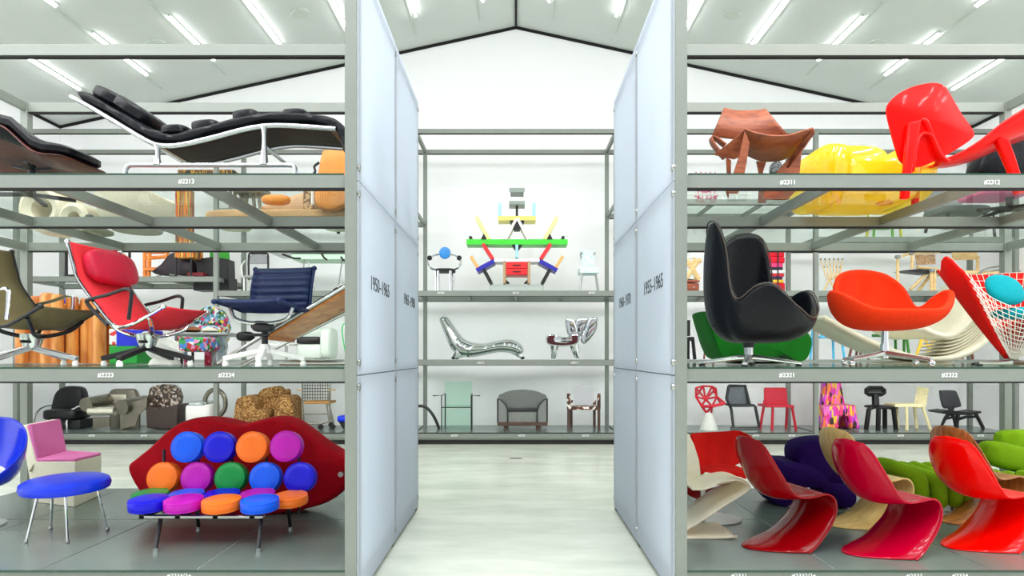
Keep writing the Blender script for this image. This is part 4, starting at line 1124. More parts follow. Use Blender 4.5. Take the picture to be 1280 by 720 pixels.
M_BONE = mat('ivory_fibreglass', (226, 222, 200), 0.4, coat=0.15, var=0.03)
t = T('curved_lounger', 'ivory curved lounger with grooved sides behind the orange tub chair', 'chair', at(1150, 5.7, ZA))
lo = t.pts([(1030, 397), (1042, 403), (1070, 418), (1100, 432), (1130, 443), (1165, 449), (1198, 446), (1226, 432), (1246, 408), (1256, 372), (1258, 352)])
c1 = catmull(lo, 5)
t.part('lower_shell', MB().grid([[p + Vector((0, 0.5 * k / 4, 0)) for k in range(5)] for p in c1]), M_BONE, solid=0.045)
up = t.pts([(1252, 352), (1236, 372), (1220, 394), (1204, 412), (1190, 420), (1174, 418), (1156, 410)], -0.02)
c2 = catmull(up, 5)
t.part('upper_shell', MB().grid([[p + Vector((-0.25 * k / 4, 0.40 * k / 4, 0)) for k in range(5)] for p in c2]), M_BONE, solid=0.045)
for i in range(6):
    sc_ = 0.90 - 0.075 * i
    pv = Vector(t.L(1214, 386, 0))
    q = [pv + (p - pv) * sc_ for p in c1[27:47]]
    t.part('groove_band', MB().grid([[p + Vector((0, 0.1 + 0.3 * k / 2, 0)) for k in range(3)] for p in q]), M_BONE, solid=0.014)
t.part('foot', MB().soft((0.08, 0.25, 0.012), (0.7, 0.4, 0.024), 0.5), M_BONE)
M_GREENV = mat('emerald_velvet', (4, 112, 16), 0.7, spec=0.25, var=0.15, scale=5)
t = T('velvet_lounge_seat', 'emerald green velvet lounge seat behind the black wing chair', 'chair', at(950, 5.6, ZA))
t.part('body', MB().puff(catmull(t.pts([(882, 388), (888, 412), (896, 436), (906, 449), (930, 452), (960, 450), (985, 444), (1000, 452.5), (1012, 448), (1018, 430), (1014, 417), (1003, 412), (985, 419), (955, 428), (920, 424), (898, 408)]), 4, True), (0, 0.5, 0), edge=0.05), M_GREENV)
t.rod('seam', [(921, 428, -0.02), (928, 440, -0.02), (931, 450, -0.02)], 0.006, M_GREENV)
t.part('foot', MB().soft((0.05, 0.25, 0.012), (0.5, 0.35, 0.024), 0.5), M_BLACK)

# ------------------------------------------------------------------ right rack, upper glass shelf
M_TEAK = wood_mat('reddish_plywood', (122, 54, 22), (160, 82, 40), 7, 0.5, (1, 1, 5), 0.0)
t = T('bent_plywood_chair', 'reddish bent plywood chair with folded seat and splayed legs', 'chair', at(950, 4.8, ZB))
t.part('back', MB().grid([catmull(t.pts(r), 4) for r in ([(905, 135, .40), (918, 138, .42), (931, 138.5, .43), (945, 138, .42), (957, 136, .40)], [(897, 153, .36), (915, 156, .38), (935, 157, .39), (955, 156, .38), (970, 152, .36)], [(890, 170, .32), (912, 173, .34), (937, 175, .35), (962, 174, .34), (984, 168, .32)])]), M_TEAK, solid=0.014)
t.part('back_fold', MB().grid([[v + Vector((0, 0.04 * k, 0)) for k in range(3)] for v in catmull(t.pts([(908, 180, .2), (898, 172, .24), (891, 170, .3), (892, 176, .26), (899, 186, .2), (908, 196, .14)]), 5)]), M_TEAK, solid=0.012)
t.part('seat', MB().grid([catmull(t.pts(r), 4) for r in ([(931, 161, 0), (945, 166, 0), (965, 169.5, 0), (985, 169, 0), (1003, 164, 0), (1016, 160, 0)], [(932, 178, .16), (947, 182, .17), (965, 184, .18), (984, 183, .17), (998, 178, .16), (1008, 172, .12)], [(934, 194, .34), (948, 200, .36), (962, 201.5, .37), (976, 200, .36), (986, 196, .34), (996, 190, .3)])]), M_TEAK, solid=0.014)
t.part('front_flap', MB().prism(t.pts([(892, 193, .02), (912, 178, 0), (931, 161, 0), (936, 172, .02), (934, 192, .12), (918, 199, .12), (905, 196, .06)]), (0, 0.014, 0)), M_TEAK, bevel=0.003)
t.part('side_flap', MB().grid([catmull(t.pts(r), 3) for r in ([(1016, 160, 0), (1018, 163, .03), (1016, 168, .05)], [(1003, 176, .12), (1007, 181, .12), (1003, 186, .12)], [(990, 194, .2), (988, 202, .2), (984, 210, .2)])]), M_TEAK, solid=0.014)
def leg_plate(pp, dy=0, ln=0.02):
    q = t.pts(pp, dy)
    for v in q: v.z = max(v.z, 0.0)
    t.part('leg', MB().prism(catmull(q, 1, True), (0, ln, 0)), M_TEAK, bevel=0.004)
leg_plate([(931, 163), (937, 178), (934, 200), (930, 222), (923, 250), (919, 262), (909, 250), (908, 236), (918, 214), (924, 196)], 0.0)
leg_plate([(908, 196), (914, 200), (914, 222), (911, 256), (908, 240), (909, 215)], 0.15)
leg_plate([(946, 201), (958, 202), (954, 215), (958, 236), (958, 262), (948, 262), (950, 222)], 0.3)
leg_plate([(1014, 164), (1003, 184), (1000, 215), (998, 236), (984, 250), (953, 256), (956, 238), (972, 214), (984, 200), (997, 186)], 0.2)
t = T('red_shell_chair', 'glossy red plywood chair with big rounded back and arched legs', 'chair', at(1175, 4.75, ZB))
M_REDL = mat('scarlet_lacquer', (238, 8, 4), 0.3, coat=0.1, spec=0.1, var=0.03)
bk = catmull(t.pts([(1109, 136), (1116, 123), (1132, 112), (1150, 106), (1168, 103.5), (1180, 107), (1188, 118), (1202, 142), (1217, 164), (1214, 174), (1190, 190), (1158, 206), (1142, 208), (1127, 202), (1120, 184), (1113, 158)]), 4, True)
c0 = sum(bk, Vector()) / len(bk)
rings = [[c0 + (p - c0) * k + Vector((0, -0.05 * (1 - k * k), 0)) for p in bk] for k in (1.0, .85, .6, .3, .05)]
back2 = [[p + Vector((0, 0.02, 0)) for p in r] for r in rings]
t.part('back', MB().loft(rings[::-1] + back2), M_REDL)
t.part('front_leg', MB().prism(t.pts([(1136, 153, -.08), (1144, 151, -.08), (1153, 149, -.08), (1148, 175, -.1), (1141, 215, -.12), (1138, 248, -.12), (1128, 248, -.12), (1132, 210, -.12)]), (0, 0.05, 0)), M_REDL, bevel=0.012)
t.part('arch', MB().grid([[v + Vector((0, 0.05 * k, 0)) for k in range(3)] for v in catmull(t.pts([(1153, 149, -.08), (1159, 151, -.08), (1165, 165, -.08), (1173, 185, -.07), (1181, 197, -.05), (1188, 201, -.02)]), 5)]), M_REDL, solid=0.02)
t.part('inner_arch', MB().grid([[v + Vector((0, 0.05 * k, 0)) for k in range(3)] for v in catmull(t.pts([(1142, 214, -.1), (1147, 180, -.1), (1152, 168, -.09), (1159, 166, -.08), (1166, 170, -.08), (1173, 186, -.07)]), 5)]), M_REDL, solid=0.015)
t.part('seat', MB().grid([catmull(t.pts(r), 4) for r in ([(1172, 203, .0), (1200, 192, .0), (1226, 176, .0), (1250, 157, .0), (1270, 143, .0), (1296, 128, .0)], [(1165, 208, .2), (1195, 203, .2), (1225, 191, .2), (1252, 177, .2), (1275, 166, .2), (1298, 156, .2)], [(1150, 210, .4), (1185, 208, .4), (1215, 200, .4), (1243, 188, .4), (1268, 178, .4), (1290, 170, .4)])]), M_REDL, solid=0.02)
t.part('side_leg', MB().prism(t.pts([(1246, 174, .1), (1254, 171, .1), (1262, 174, .1), (1270, 195, .1), (1284, 240, .1), (1272, 243, .1), (1262, 210, .1)]), (0, 0.05, 0)), M_REDL, bevel=0.012)
t.part('rear_leg', MB().prism(t.pts([(1143, 206, .38), (1152, 208, .38), (1152, 225, .38), (1149, 258, .38), (1142, 257, .38)]), (0, 0.04, 0)), M_REDL, bevel=0.008)
M_YEL = glass_mat('yellow_pvc', (255, 244, 150), 0.2, 0.08, (255, 232, 60), 0.5)
t = T('inflatable_armchair', 'see-through yellow inflatable armchair behind the red shell chair', 'chair', at(1068, 5.45, ZB))
t.part('seat_cushion', MB().soft((0.0, -0.06, 0.20), (0.72, 0.76, 0.38), 0.4), M_YEL)
t.part('armrest', MB().soft((-0.33, -0.02, 0.27), (0.24, 0.86, 0.50), 0.55), M_YEL)
t.part('armrest', MB().soft((0.36, -0.02, 0.27), (0.26, 0.86, 0.50), 0.55), M_YEL)
t.part('back_cushion', MB().soft((0.12, 0.34, 0.38), (0.78, 0.26, 0.62), 0.55), M_YEL)
t.part('valve', MB().tube(catmull([(0.03, -0.3, 0.01), (0.09, -0.36, 0.01), (0.15, -0.3, 0.01), (0.09, -0.24, 0.01)], 4, True), 0.012, 8, True), mat('orange_valve', (235, 160, 20), 0.4))
M_PINKU = mat('pink_under_cloth', (206, 96, 150), 0.8)
t = T('leather_swivel_chair', 'black leather chair with pink underside behind the red chair at the right', 'chair', at(1262, 5.5, ZB))
t.part('back', MB().puff(catmull(t.pts([(1225, 218), (1232, 190), (1248, 178), (1262, 168), (1275, 150), (1295, 148), (1300, 210), (1265, 220)], 0.1), 4, True), (0, 0.2, 0), edge=0.1), M_LEATHER)
t.part('seat', MB().soft((-0.05, 0.05, 0.24), (0.62, 0.5, 0.12), 0.5), M_LEATHER)
t.part('under_cloth', MB().soft((-0.1, 0.05, 0.17), (0.46, 0.40, 0.05), 0.4), M_PINKU)
t.part('stem', MB().tube([(0, 0, 0.02), (0, 0, 0.17)], 0.03), M_BLACK)
star_base(t, 0.05, M_BLACK, 4, 0.33, 10)
t = T('grey_side_chair', 'grey upholstered chair bottom seen through glass left of the pink one', 'chair', at(1195, 6.2, ZB))
t.part('seat', MB().soft((0, 0, 0.17), (0.5, 0.42, 0.1), 0.5), mat('dark_grey_cloth', (92, 98, 96), 0.8))
t.part('back', MB().soft((0, 0.2, 0.34), (0.4, 0.08, 0.3), 0.5), mat('mid_grey_cloth', (120, 124, 122), 0.8))
for x, y in ((-.2, -.16), (.2, -.16), (-.2, .16), (.2, .16)):
    t.part('leg', MB().tube([(x, y, 0), (x * .9, y * .9, 0.14)], 0.016), M_BLACK)
# ------------------------------------------------------------------ back rack, deck level, left bay
YD = 12.34
M_BLK_L = mat('black_hide', (16, 17, 20), 0.4, spec=0.35, var=0.1)
t = T('recliner', 'black leather recliner with curved chrome arms at the left end of the back rack', 'chair', at(74, YD, Z0))
t.part('back', MB().puff(catmull(t.pts([(63, 516), (64, 503), (68, 491), (76, 484), (88, 482.5), (99, 485), (103, 496), (102, 510), (97, 522), (78, 522)], 0.35), 3, True), (0, 0.22, 0), edge=0.1), M_BLK_L)
t.cush('seat', (49, 512), (92, 526), M_BLK_L, -0.1, 0.5, 0.4)
t.slab('base_block', (70, 525), (100, 536), M_BLACK, 0.05, 0.5)
for pp in ([(42, 529), (44, 519), (50, 511), (58, 507), (66, 505.5)], [(83, 531), (85, 522), (89, 514), (96, 509), (102, 508)]):
    t.rod('arm', pp, 0.022, M_CHROME, curve=5)
for px in (43, 84):
    t.rod('leg', [(px, 528), (px, None)], 0.02, M_CHROME)
M_SHEET = mat('rolled_steel_sheet', (120, 116, 104), 0.3, 0.9, var=0.15, scale=5)
M_SHEETL = mat('bright_steel_sheet', (222, 218, 200), 0.25, 0.75, var=0.08)
t = T('rolled_steel_armchair', 'armchair of rolled steel sheet with open tube arms', 'chair', at(140, YD, Z0))
def roll(a, b, r, m, nm):
    t.part(nm, MB().tube([a, b], r, 18), m)
roll(t.L(107, 506, -0.1), t.L(137, 500, 0.5), 0.14, M_SHEET, 'arm_roll')
roll(t.L(152, 509, -0.1), t.L(182, 503, 0.5), 0.15, M_SHEET, 'arm_roll')
roll(t.L(112, 514, -0.05), t.L(144, 514, -0.05), 0.085, M_SHEETL, 'seat_roll')
t.part('seat', MB().bb(t.L(112, 508, -0.05), t.L(150, 513, 0.5)), M_SHEET, bevel=0.02)
t.part('back', MB().puff(catmull(t.pts([(133, 503), (135, 492), (140, 486.5), (152, 486), (166, 486.5), (171, 495), (172, 504)], 0.45), 3, True), (0, 0.14, 0), edge=0.1), M_SHEET)
t.part('back_face', MB().bb(t.L(134, 493, 0.42), t.L(159, 505, 0.45)), M_SHEETL, bevel=0.01)
t.plate('leg', [(116, 521), (137, 521), (137, 533), (116, 537)], M_SHEET, dy=0.0, th=0.03, bevel=0)
t.plate('leg', [(150, 508), (184, 497), (183, 510), (174, 518), (169, 532), (150, 537)], M_SHEET, dy=-0.02, th=0.03, bevel=0)
t.part('back_leg', MB().bb((-0.3, 0.4, 0.0), (0.3, 0.44, 0.3)), M_SHEET)
M_MOS = pattern_mat('stone_mosaic', [(40, 30, 26), (150, 130, 110), (90, 70, 56), (200, 190, 178), (60, 40, 30)], 24, 0.35)
M_BRK = mat('dark_red_brown_block', (44, 22, 14), 0.3, coat=0.2, var=0.4, scale=8)
t = T('mosaic_block_throne', 'dark brown block throne with a mottled stone chip back', 'chair', at(202, YD, Z0))
t.part('block', MB().prism(t.pts([(182, 507), (200, 511), (222, 505), (222, 536), (204, 537), (183, 535)]), (0, 0.55, 0)), M_BRK, bevel=0.02)
t.part('back', MB().puff(catmull(t.pts([(186, 509), (186, 486), (196, 481), (208, 480.5), (220, 485), (222, 508)], 0.32), 2, True), (0, 0.2, 0), edge=0.06), M_MOS)
t = T('ring_back_chair', 'white block chair with a chrome ring back behind the thin post', 'chair', at(252, YD, Z0))
t.cush('seat_block', (229, 505), (262, 531), M_WHITE, -0.05, 0.5, 0.35)
t.cush('seat_pad', (231, 502), (258, 508.5), M_SHINY, -0.05, 0.45, 0.5)
t.part('ring', MB().tube([t.L(269 + 13 * math.cos(a), 504 + 17 * math.sin(a), 0.25) for a in [2 * math.pi * k / 28 for k in range(28)]], 0.045, 10, True), M_SHEET)
t.part('hinge', MB().soft(t.L(259, 514, 0.1), (0.2, 0.2, 0.14), 0.6), M_STEEL)
t.part('foot', MB().bb((-0.25, 0.0, 0), (0.3, 0.5, 0.04)), M_STEEL)
M_SHRED = pattern_mat('shredded_cardboard', [(138, 92, 42), (176, 134, 76), (104, 64, 28), (196, 156, 98), (150, 106, 54)], 48, 0.9, bump=1.0)
M_TANB = mat('tan_board', (168, 124, 66), 0.8, var=0.12)
t = T('cardboard_armchair', 'chunky armchair of shredded brown cardboard behind the red lips', 'chair', at(329, YD, Z0))
t.part('back', MB().puff(catmull(t.pts([(319, 522), (320, 498), (326, 487), (337, 484), (347, 483), (352, 487), (358, 487), (359, 496), (354, 520)], 0.35), 3, True), (0, 0.25, 0), edge=0.06), M_SHRED)
t.part('seat', MB().soft(t.L(321, 519, 0.2), (0.62, 0.55, 0.28), 0.35), M_SHRED)
for a, b in ((293, 320), (343, 366)):
    t.part('arm', MB().puff(catmull(t.pts([(a, 534), (a + 1, 503), (a + 7, 496), ((a + b) / 2 + 4, 495), (b - 2, 500), (b, 510), (b - 1, 534)], 0.0), 3, True), (0, 0.6, 0), edge=0.05), M_SHRED)
    t.sub('arm_face', MB().soft(t.L((a + b) / 2 + 3, 515, 0.0), (0.2, 0.06, 0.5), 0.5), M_TANB)
t.part('base', MB().bb((-0.5, 0.05, 0), (0.55, 0.6, 0.14)), M_SHRED, bevel=0.03)
M_WIREG = mat('zinc_wire', (140, 138, 126), 0.4, 0.8)
t = T('shopping_cart_chair', 'armchair made from a wire shopping cart on small wheels', 'chair', at(396, YD, Z0))
mb = MB()
for k in range(12):
    x = 378 + 35 * k / 11
    mb.tube(t.pts([(x, 474, 0.4), (x, 501, 0.4)]), 0.008, 5)
for k in range(8):
    y = 474 + 27 * k / 7
    mb.tube(t.pts([(378, y, 0.4), (413, y, 0.4)]), 0.008, 5)
    for x in (378, 413):
        mb.tube(t.pts([(x, y, -0.05), (x, y, 0.4)]), 0.008, 5)
t.part('basket_wires', mb, M_WIREG)
t.rods('frame', [[(378, 474, 0), (378, 504, 0), (379, 531, 0)], [(412, 488, 0), (411, 504, 0), (417, 529, 0)], [(408, 504, 0), (412, 529, 0)], [(379, 504, 0), (412, 504, 0)], [(379, 517, 0), (411, 517, 0)], [(379, 530, 0), (401, 530, 0), (417, 525, 0)], [(378, 504, .4), (380, 529, .4)], [(412, 504, .4), (414, 527, .4)]], 0.018, M_WIREG)
t.rods('handle', [[(371, 487, 0), (378, 488, 0)], [(411, 487, 0), (420, 487.5, 0)]], 0.014, mat('wood_handle', (190, 150, 90), 0.5))
t.slab('seat', (379, 502), (412, 505), M_TANB, -0.05, 0.4)
for px, dy in ((379, 0), (401, -0.05), (416, 0), (380, .38), (414, .38)):
    c = t.L(px, 0, dy); c.z = 0.055
    R = Matrix.Rotation(math.pi / 2, 3, 'X')
    m1 = MB().lathe([(0.015, -0.02), (0.055, -0.02), (0.055, 0.02), (0.015, 0.02)], n=14); m1.v = [R @ v + c for v in m1.v]
    t.part('wheel', m1, M_RUBBER)
t = T('small_blue_seat', 'small bright blue seat on a dark base beside the post', 'seat', at(430, YD, Z0))
t.cush('seat', (420, 520), (440, 528), M_BLUE, -0.05, 0.35, 0.4)
t.part('base', MB().prism(t.pts([(423, 527), (440, 527), (440, 536.5), (429, 536.5)]), (0, 0.3, 0)), M_BLACK)

# ------------------------------------------------------------------ back rack, upper shelves at the left
t = T('framed_tan_seat', 'tan hide seat in a black frame behind the red chair pillow', 'chair', at(148, 12.2, 3.24))
t.rods('frame', [[(83, 347.4), (83, 316), (90, 314)], [(136, 347.4), (136, 313), (162, 313), (162, 347.4)], [(136, 336), (162, 336)]], 0.03, M_BLACK)
t.part('hide', MB().puff(catmull(t.pts([(138, 346), (138, 319), (147, 316), (157, 320), (156, 346)]), 2, True), (0, 0.1, 0)), mat('tan_hide', (212, 170, 108), 0.6, var=0.1))
t.slab('shelf_bar', (83, 343), (162, 347), M_BLACK, 0, 0.3)
M_ORW = wood_mat('orange_stained_wood', (206, 106, 30), (236, 146, 60), 5)
t = T('orange_wood_stool', 'orange wooden open chair on the far upper shelf', 'chair', at(190, 12.2, 3.24))
t.rods('frame', [[(181, 347.4), (181, 313)], [(186, 347.4), (187, 317)], [(208, 330), (209, 312)], [(181, 315), (210, 313)], [(181, 323), (208, 321)]], 0.04, M_ORW)
t.slab('back', (181, 310), (210, 317), M_ORW, 0, 0.06)
t.slab('seat', (181, 334), (206, 338), M_ORW, -0.1, 0.3)
t = T('butterfly_chair', 'dark purple black hide sling chair beside the orange wooden chair', 'chair', at(213, 12.1, 3.24))
t.part('sling', MB().puff(catmull(t.pts([(188, 340), (200, 330), (212, 316), (226, 316), (237, 323), (240, 338), (232, 344), (205, 344)]), 3, True), (0, 0.3, 0), edge=0.1), mat('dark_plum_hide', (34, 18, 30), 0.5))
t.rods('frame', [[(189, 347.2, -0.1), (206, 343, 0.1), (238, 344, 0.2), (240, 347.2, 0.2)], [(238, 347.2, 0), (212, 343, 0)]], 0.015, M_STEEL)
t.slab('red_pad', (234, 340.5), (254, 345), mat('dark_red_pad', (120, 24, 34), 0.6), -0.05, 0.25)
t = T('black_box_chair', 'black box chair with a bright green back beside the thin post', 'chair', at(264, 12.2, 3.0))
t.part('seat_body', MB().prism(t.pts([(244, 320), (250, 323), (266, 321), (268, 352), (247, 352)]), (0, 0.4, 0)), M_BLK_L, bevel=0.01)
t.plate('green_back', [(262, 312), (285, 312), (286, 330), (262, 330)], mat('bright_green_cloth', (48, 160, 40), 0.6, var=0.2), dy=0.35, th=0.06)
t.part('black_side', MB().prism(t.pts([(273, 322), (285, 324), (286, 352), (274, 352)], 0.1), (0, 0.3, 0)), M_BLK_L, bevel=0.01)
b = t.L(266, None); t.part('plinth', MB().bb((-0.36, 0.02, 0.0), (0.34, 0.38, 0.26)), M_BLK_L)
M_GMESH = mat('grey_mesh', (140, 144, 146), 0.6, var=0.2, scale=60)
t = T('mesh_back_chair', 'light tubular chair with grey mesh back behind the navy swivel chair', 'chair', at(322, 12.3, 2.966))
t.plate('mesh', [(312, 330), (312, 320), (316, 317.5), (331, 317.5), (334, 320), (334, 330)], M_GMESH, th=0.02)
t.rod('back_frame', [(311, 350), (311, 320), (316, 316.8), (331, 316.8), (335, 320), (335, 350)], 0.02, M_BLACK, curve=3)
t.slab('seat', (304, 344), (338, 347), M_GMESH, -0.35, 0.1)
for px, dy in ((305, -.3), (337, -.3), (311, .05), (335, .05)):
    t.rod('leg', [(px, 346, dy), (px, None, dy)], 0.016, M_WHITE)
t.rod('white_arm', [(303, 347, -.3), (302, 333, -.2), (306, 326, 0)], 0.014, M_WHITE, curve=4)
M_MINTG = mat('mint_green_paint', (196, 232, 204), 0.4)
t = T('mint_trestle_table', 'pale mint work table on thin splayed legs above the plank recliner', 'table', at(392, 12.2, 2.966))
t.slab('top', (336, 314.6), (440, 316), M_STEEL, -0.05, 0.7)
t.slab('apron', (364, 317), (440, 324), M_MINTG, 0.0, 0.6)
t.rods('hooks', [[(353, 318), (368, 323), (376, 323)], [(402, 317), (405, 322), (409, 325)], [(426, 321), (430, 326), (436, 326)]], 0.02, M_BLACK)
for x0, x1 in ((381, 375), (384, 394), (428, 422), (430, 440)):
    t.rod('leg', [(x0, 323, 0.1), (x1, None, 0.1)], 0.014, M_STEEL)

# ------------------------------------------------------------------ back rack, centre bay
M_POLISH = mat('polished_aluminium', (206, 210, 212), 0.07, 1.0, var=0.05, scale=6)
t = T('polished_lounger', 'polished riveted aluminium lounger on the middle shelf of the centre bay', 'chair', at(600, 12.1, ZA))
body = [(550, 395, 4), (553, 399, 6), (558, 408, 7.5), (564, 419, 9), (570, 429, 10.5), (578, 435, 11), (590, 437, 9.5), (605, 436, 7.5), (620, 433, 7.5), (633, 432, 8.5), (643, 434, 8.5), (650, 438, 7), (653, 441, 3)]
rings = []
cp = catmull([t.L(x, y) for x, y, r in body], 4); rr = catmull([(r, 0, 0) for x, y, r in body], 4)
k = 12.1 / FPX
for i, p in enumerate(cp):
    tg = (cp[min(i + 1, len(cp) - 1)] - cp[max(i - 1, 0)]).normalized(); up = Vector((-tg.z, 0, tg.x)); r = rr[i].x * k
    w = 0.30 * min(1, 0.35 + 0.25 * i, 0.35 + 0.25 * (len(cp) - 1 - i))
    rings.append([p + Vector((0, w * math.cos(a) + 0.3, 0)) + up * (r * math.sin(a)) for a in [2 * math.pi * q / 18 for q in range(18)]])
t.part('shell', MB().loft(rings), M_POLISH)
for a, b, dy in (((574, 440), (567, None), 0.12), ((578, 441), (571, None), 0.48), ((644, 438), (653, None), 0.3)):
    q = t.L(*b, dy) + Vector((0, 0, 0.03))
    t.part('leg', MB().tube([t.L(*a, dy), q], [0.10, 0.03]), M_POLISH)
    t.sub('foot', MB().soft(q, (0.09, 0.09, 0.06), 0.9), M_RUBBER)
M_WINE = mat('wine_red_cloth', (62, 8, 18), 0.8)
t = T('petal_wing_chair', 'polished aluminium chair with petal wings and wine red seat', 'chair', at(712, 12.1, ZA))
t.part('seat', MB().puff(catmull(t.pts([(682, 425), (684, 419), (690, 417.5), (698, 420), (706, 421.5), (714, 419.5), (720, 417), (725, 420), (724, 428), (716, 432.5), (700, 433), (686, 431)]), 3, True), (0, 0.5, 0), edge=0.06), M_POLISH)
t.part('seat_face', MB().puff(catmull(t.pts([(684, 425), (686, 420), (691, 419), (698, 421.5), (706, 423), (714, 421), (720, 418.5), (722.5, 422), (721, 428), (714, 431), (700, 431.5), (688, 430)], -0.03), 3, True), (0, 0.04, 0), edge=0.05), M_WINE)
for pp, dy in (([(711, 420), (707, 408), (707, 398), (712, 397), (719, 402), (722, 418)], 0.36), ([(717, 419), (718, 404), (722, 398), (735, 397), (734, 410), (728, 420)], 0.44), ([(726, 424), (731, 412), (737, 398), (744, 396), (748, 399), (746, 412), (738, 424), (730, 430)], 0.25)):
    t.part('wing', MB().puff(catmull(t.pts(pp, dy), 3, True), (0, 0.1, 0), edge=0.15), M_POLISH)
for a, b, dy in ((692, 690.5, 0.08), (719, 723, 0.08), (695, 693, 0.42), (716, 720, 0.42)):
    t.part('leg', MB().tube([t.L(a, 431, dy), t.L(b, None, dy) + Vector((0, 0, .01))], [0.07, 0.018]), M_POLISH)
# upper shelf: disc chair, stepped bookcase, speckled chair
t = T('disc_back_chair', 'chrome armchair with blue disc back and black ball hand grips', 'chair', at(555, 12.1, 2.966))
t.part('disc', MB().puff([t.L(556 + 7.3 * math.cos(a), 316 + 7.6 * math.sin(a), 0.3) for a in [2 * math.pi * q / 28 for q in range(28)]], (0, 0.05, 0)), mat('sky_blue_lacquer', (40, 140, 220), 0.35, var=0.15, scale=3))
for sg in (-1, 1):
    f = lambda x: 555.5 + sg * x
    t.rod('arm', [(f(7), 318, .3), (f(14), 319.5, .2), (f(19), 323, .05), (f(20), 329, 0), (f(17), 335, .05), (f(11), 337.5, .15)], 0.018, M_CHROME, curve=5)
    t.part('ball', MB().soft(t.L(f(18.5), 322.5, .03), (0.1, 0.1, 0.1), 1.0), M_RUBBER)
    for q, dy in ((7.5, .0), (10.5, .4)):
        t.rod('leg', [(f(q), 337, dy), (f(q), None, dy)], 0.026, M_CHROME)
t.cush('seat', (543, 334.5), (567.5, 338.5), M_RUBBER, -0.05, 0.45, 0.5)
t = T('acrylic_plinth', 'low clear acrylic plinth under the coloured stepped bookcase', 'plinth', at(646, 12.05, 2.966))
a, b = t.L(612, 0).x, t.L(680, 0).x
for q in (((a, 0, 0), (b, 0.012, 0.13)), ((a, 0.46, 0), (b, 0.472, 0.13)), ((a, 0.012, 0), (a + .012, 0.46, 0.13)), ((b - .012, .012, 0), (b, 0.46, 0.13))):
    t.part('wall', MB().bb(*q), glass_mat('clear_acrylic', (252, 254, 253), 0.01), flat=True)
t.part('top', MB().bb((a, 0, 0.13), (b, 0.472, 0.142)), glass_mat('clear_acrylic_top', (252, 254, 253), 0.01), flat=True)
t = T('stepped_bookcase', 'colourful stepped bookcase with slanted shelves and red drawers', 'bookcase', at(646, 12.05, 3.108))
def lam(n, c): return mat(n, c, 0.35, var=0.0)
B_GRN, B_RED, B_YEL, B_PYL, B_BLU, B_LBL, B_ORG, B_PNK, B_GRY, B_WHT, B_TAN = (lam('laminate_' + n, c) for n, c in (('green', (52, 205, 40)), ('red', (224, 24, 30)), ('yellow', (232, 216, 110)), ('pale_yellow', (248, 246, 150)), ('blue', (26, 22, 160)), ('pale_blue', (160, 214, 240)), ('orange', (244, 172, 100)), ('pink', (236, 220, 214)), ('grey', (136, 150, 142)), ('white', (240, 236, 232)), ('tan', (176, 146, 110))))
D = 0.38
def bar(nm, x0, y0, x1, y1, w, m, d=D, dy=0.0):
    """a slanted board between two pixels, w pixels thick"""
    a, b = t.L(x0, y0, dy), t.L(x1, y1, dy)
    u = (b - a).normalized(); n = Vector((-u.z, 0, u.x)) * (w * 12.05 / FPX / 2)
    t.part(nm, MB().prism([a + n, b + n, b - n, a - n], (0, d, 0)), m, bevel=0.003)
sl = lambda nm, a, b, m, d0=0.0, d1=D: t.slab(nm, a, b, m, d0, d1, bevel=0.003)
sl('grey_top_shelf', (636.5, 234.8), (656, 240), B_GRY); sl('grey_bottom_shelf', (636.3, 251), (656.2, 255.3), B_GRY)
sl('white_side', (636.3, 240), (638, 251), B_WHT); sl('white_side', (654.6, 240), (656.2, 251), B_WHT)
sl('black_stem', (644.6, 255), (647.6, 271), M_RUBBER, .1, .25)
sl('pale_blue_post', (622.8, 254), (626.3, 270), B_LBL); sl('pale_blue_post', (666, 254), (669.6, 270), B_LBL)
sl('yellow_shelf', (622.6, 270), (669.8, 275.3), B_YEL)
t.plate('black_brace', [(637, 275.3), (655.6, 275.3), (650, 283), (643, 283)], M_RUBBER, th=.3)
sl('black_block', (642.4, 281), (650, 285.6), M_RUBBER, -0.02, .3)
bar('pink_strut', 645.5, 273, 632, 299, 3.4, B_PNK, dy=-0.03); bar('pink_strut', 647, 273, 660.5, 299, 3.4, B_PNK, dy=-0.03)
sl('green_shelf', (583, 299), (709.6, 305.6), B_GRN)
for sg in (-1, 1):
    f = lambda x: 646 + sg * (x - 646)
    bar('pale_yellow_divider', f(595.5), 270.6, f(611), 298.6, 4.4, B_PYL)
    t.plate('black_brace', [(f(601), 299), (f(604.7), 291.6), (f(608.4), 299)], M_RUBBER, th=.2, dy=-0.02)
    sl('black_peg', (min(f(586.3), f(589.7)), 295), (max(f(586.3), f(589.7)), 299), M_RUBBER)
    bar('red_divider', f(603.6), 304.5, f(616.2), 323.6, 4.2, B_RED, dy=-0.02)
    bar('blue_shelf', f(595.6), 337.8, f(617.6), 326, 5.4, B_BLU)
    bar('orange_divider', f(588.5), 320, f(597.5), 334.6, 3.8, B_ORG)
    bar('black_leg', f(603.6), 334.5, f(613.8), 353.4, 4.2, M_RUBBER, dy=0.02)
    x0, x1 = sorted((f(629), f(632.4)))
    t.slab('tan_side', (x0, 326), (x1, 353.7), B_TAN, 0, D, bevel=0.003)
    t.plate('black_brace', [(f(632.6), 353.7), (f(632.6), 349.5), (f(637), 353.7)], M_RUBBER, th=.2, dy=.05)
t.plate('black_brace', [(639.5, 305.6), (652.8, 305.6), (648, 312), (644.4, 312)], M_RUBBER, th=.2, dy=.03)
sl('pale_blue_post', (644.3, 305.6), (647.7, 321.6), B_LBL)
sl('white_top', (617.5, 323.6), (674.6, 327.2), B_WHT)
sl('drawer_box', (632.4, 327.2), (659.6, 344), B_RED, 0.02)
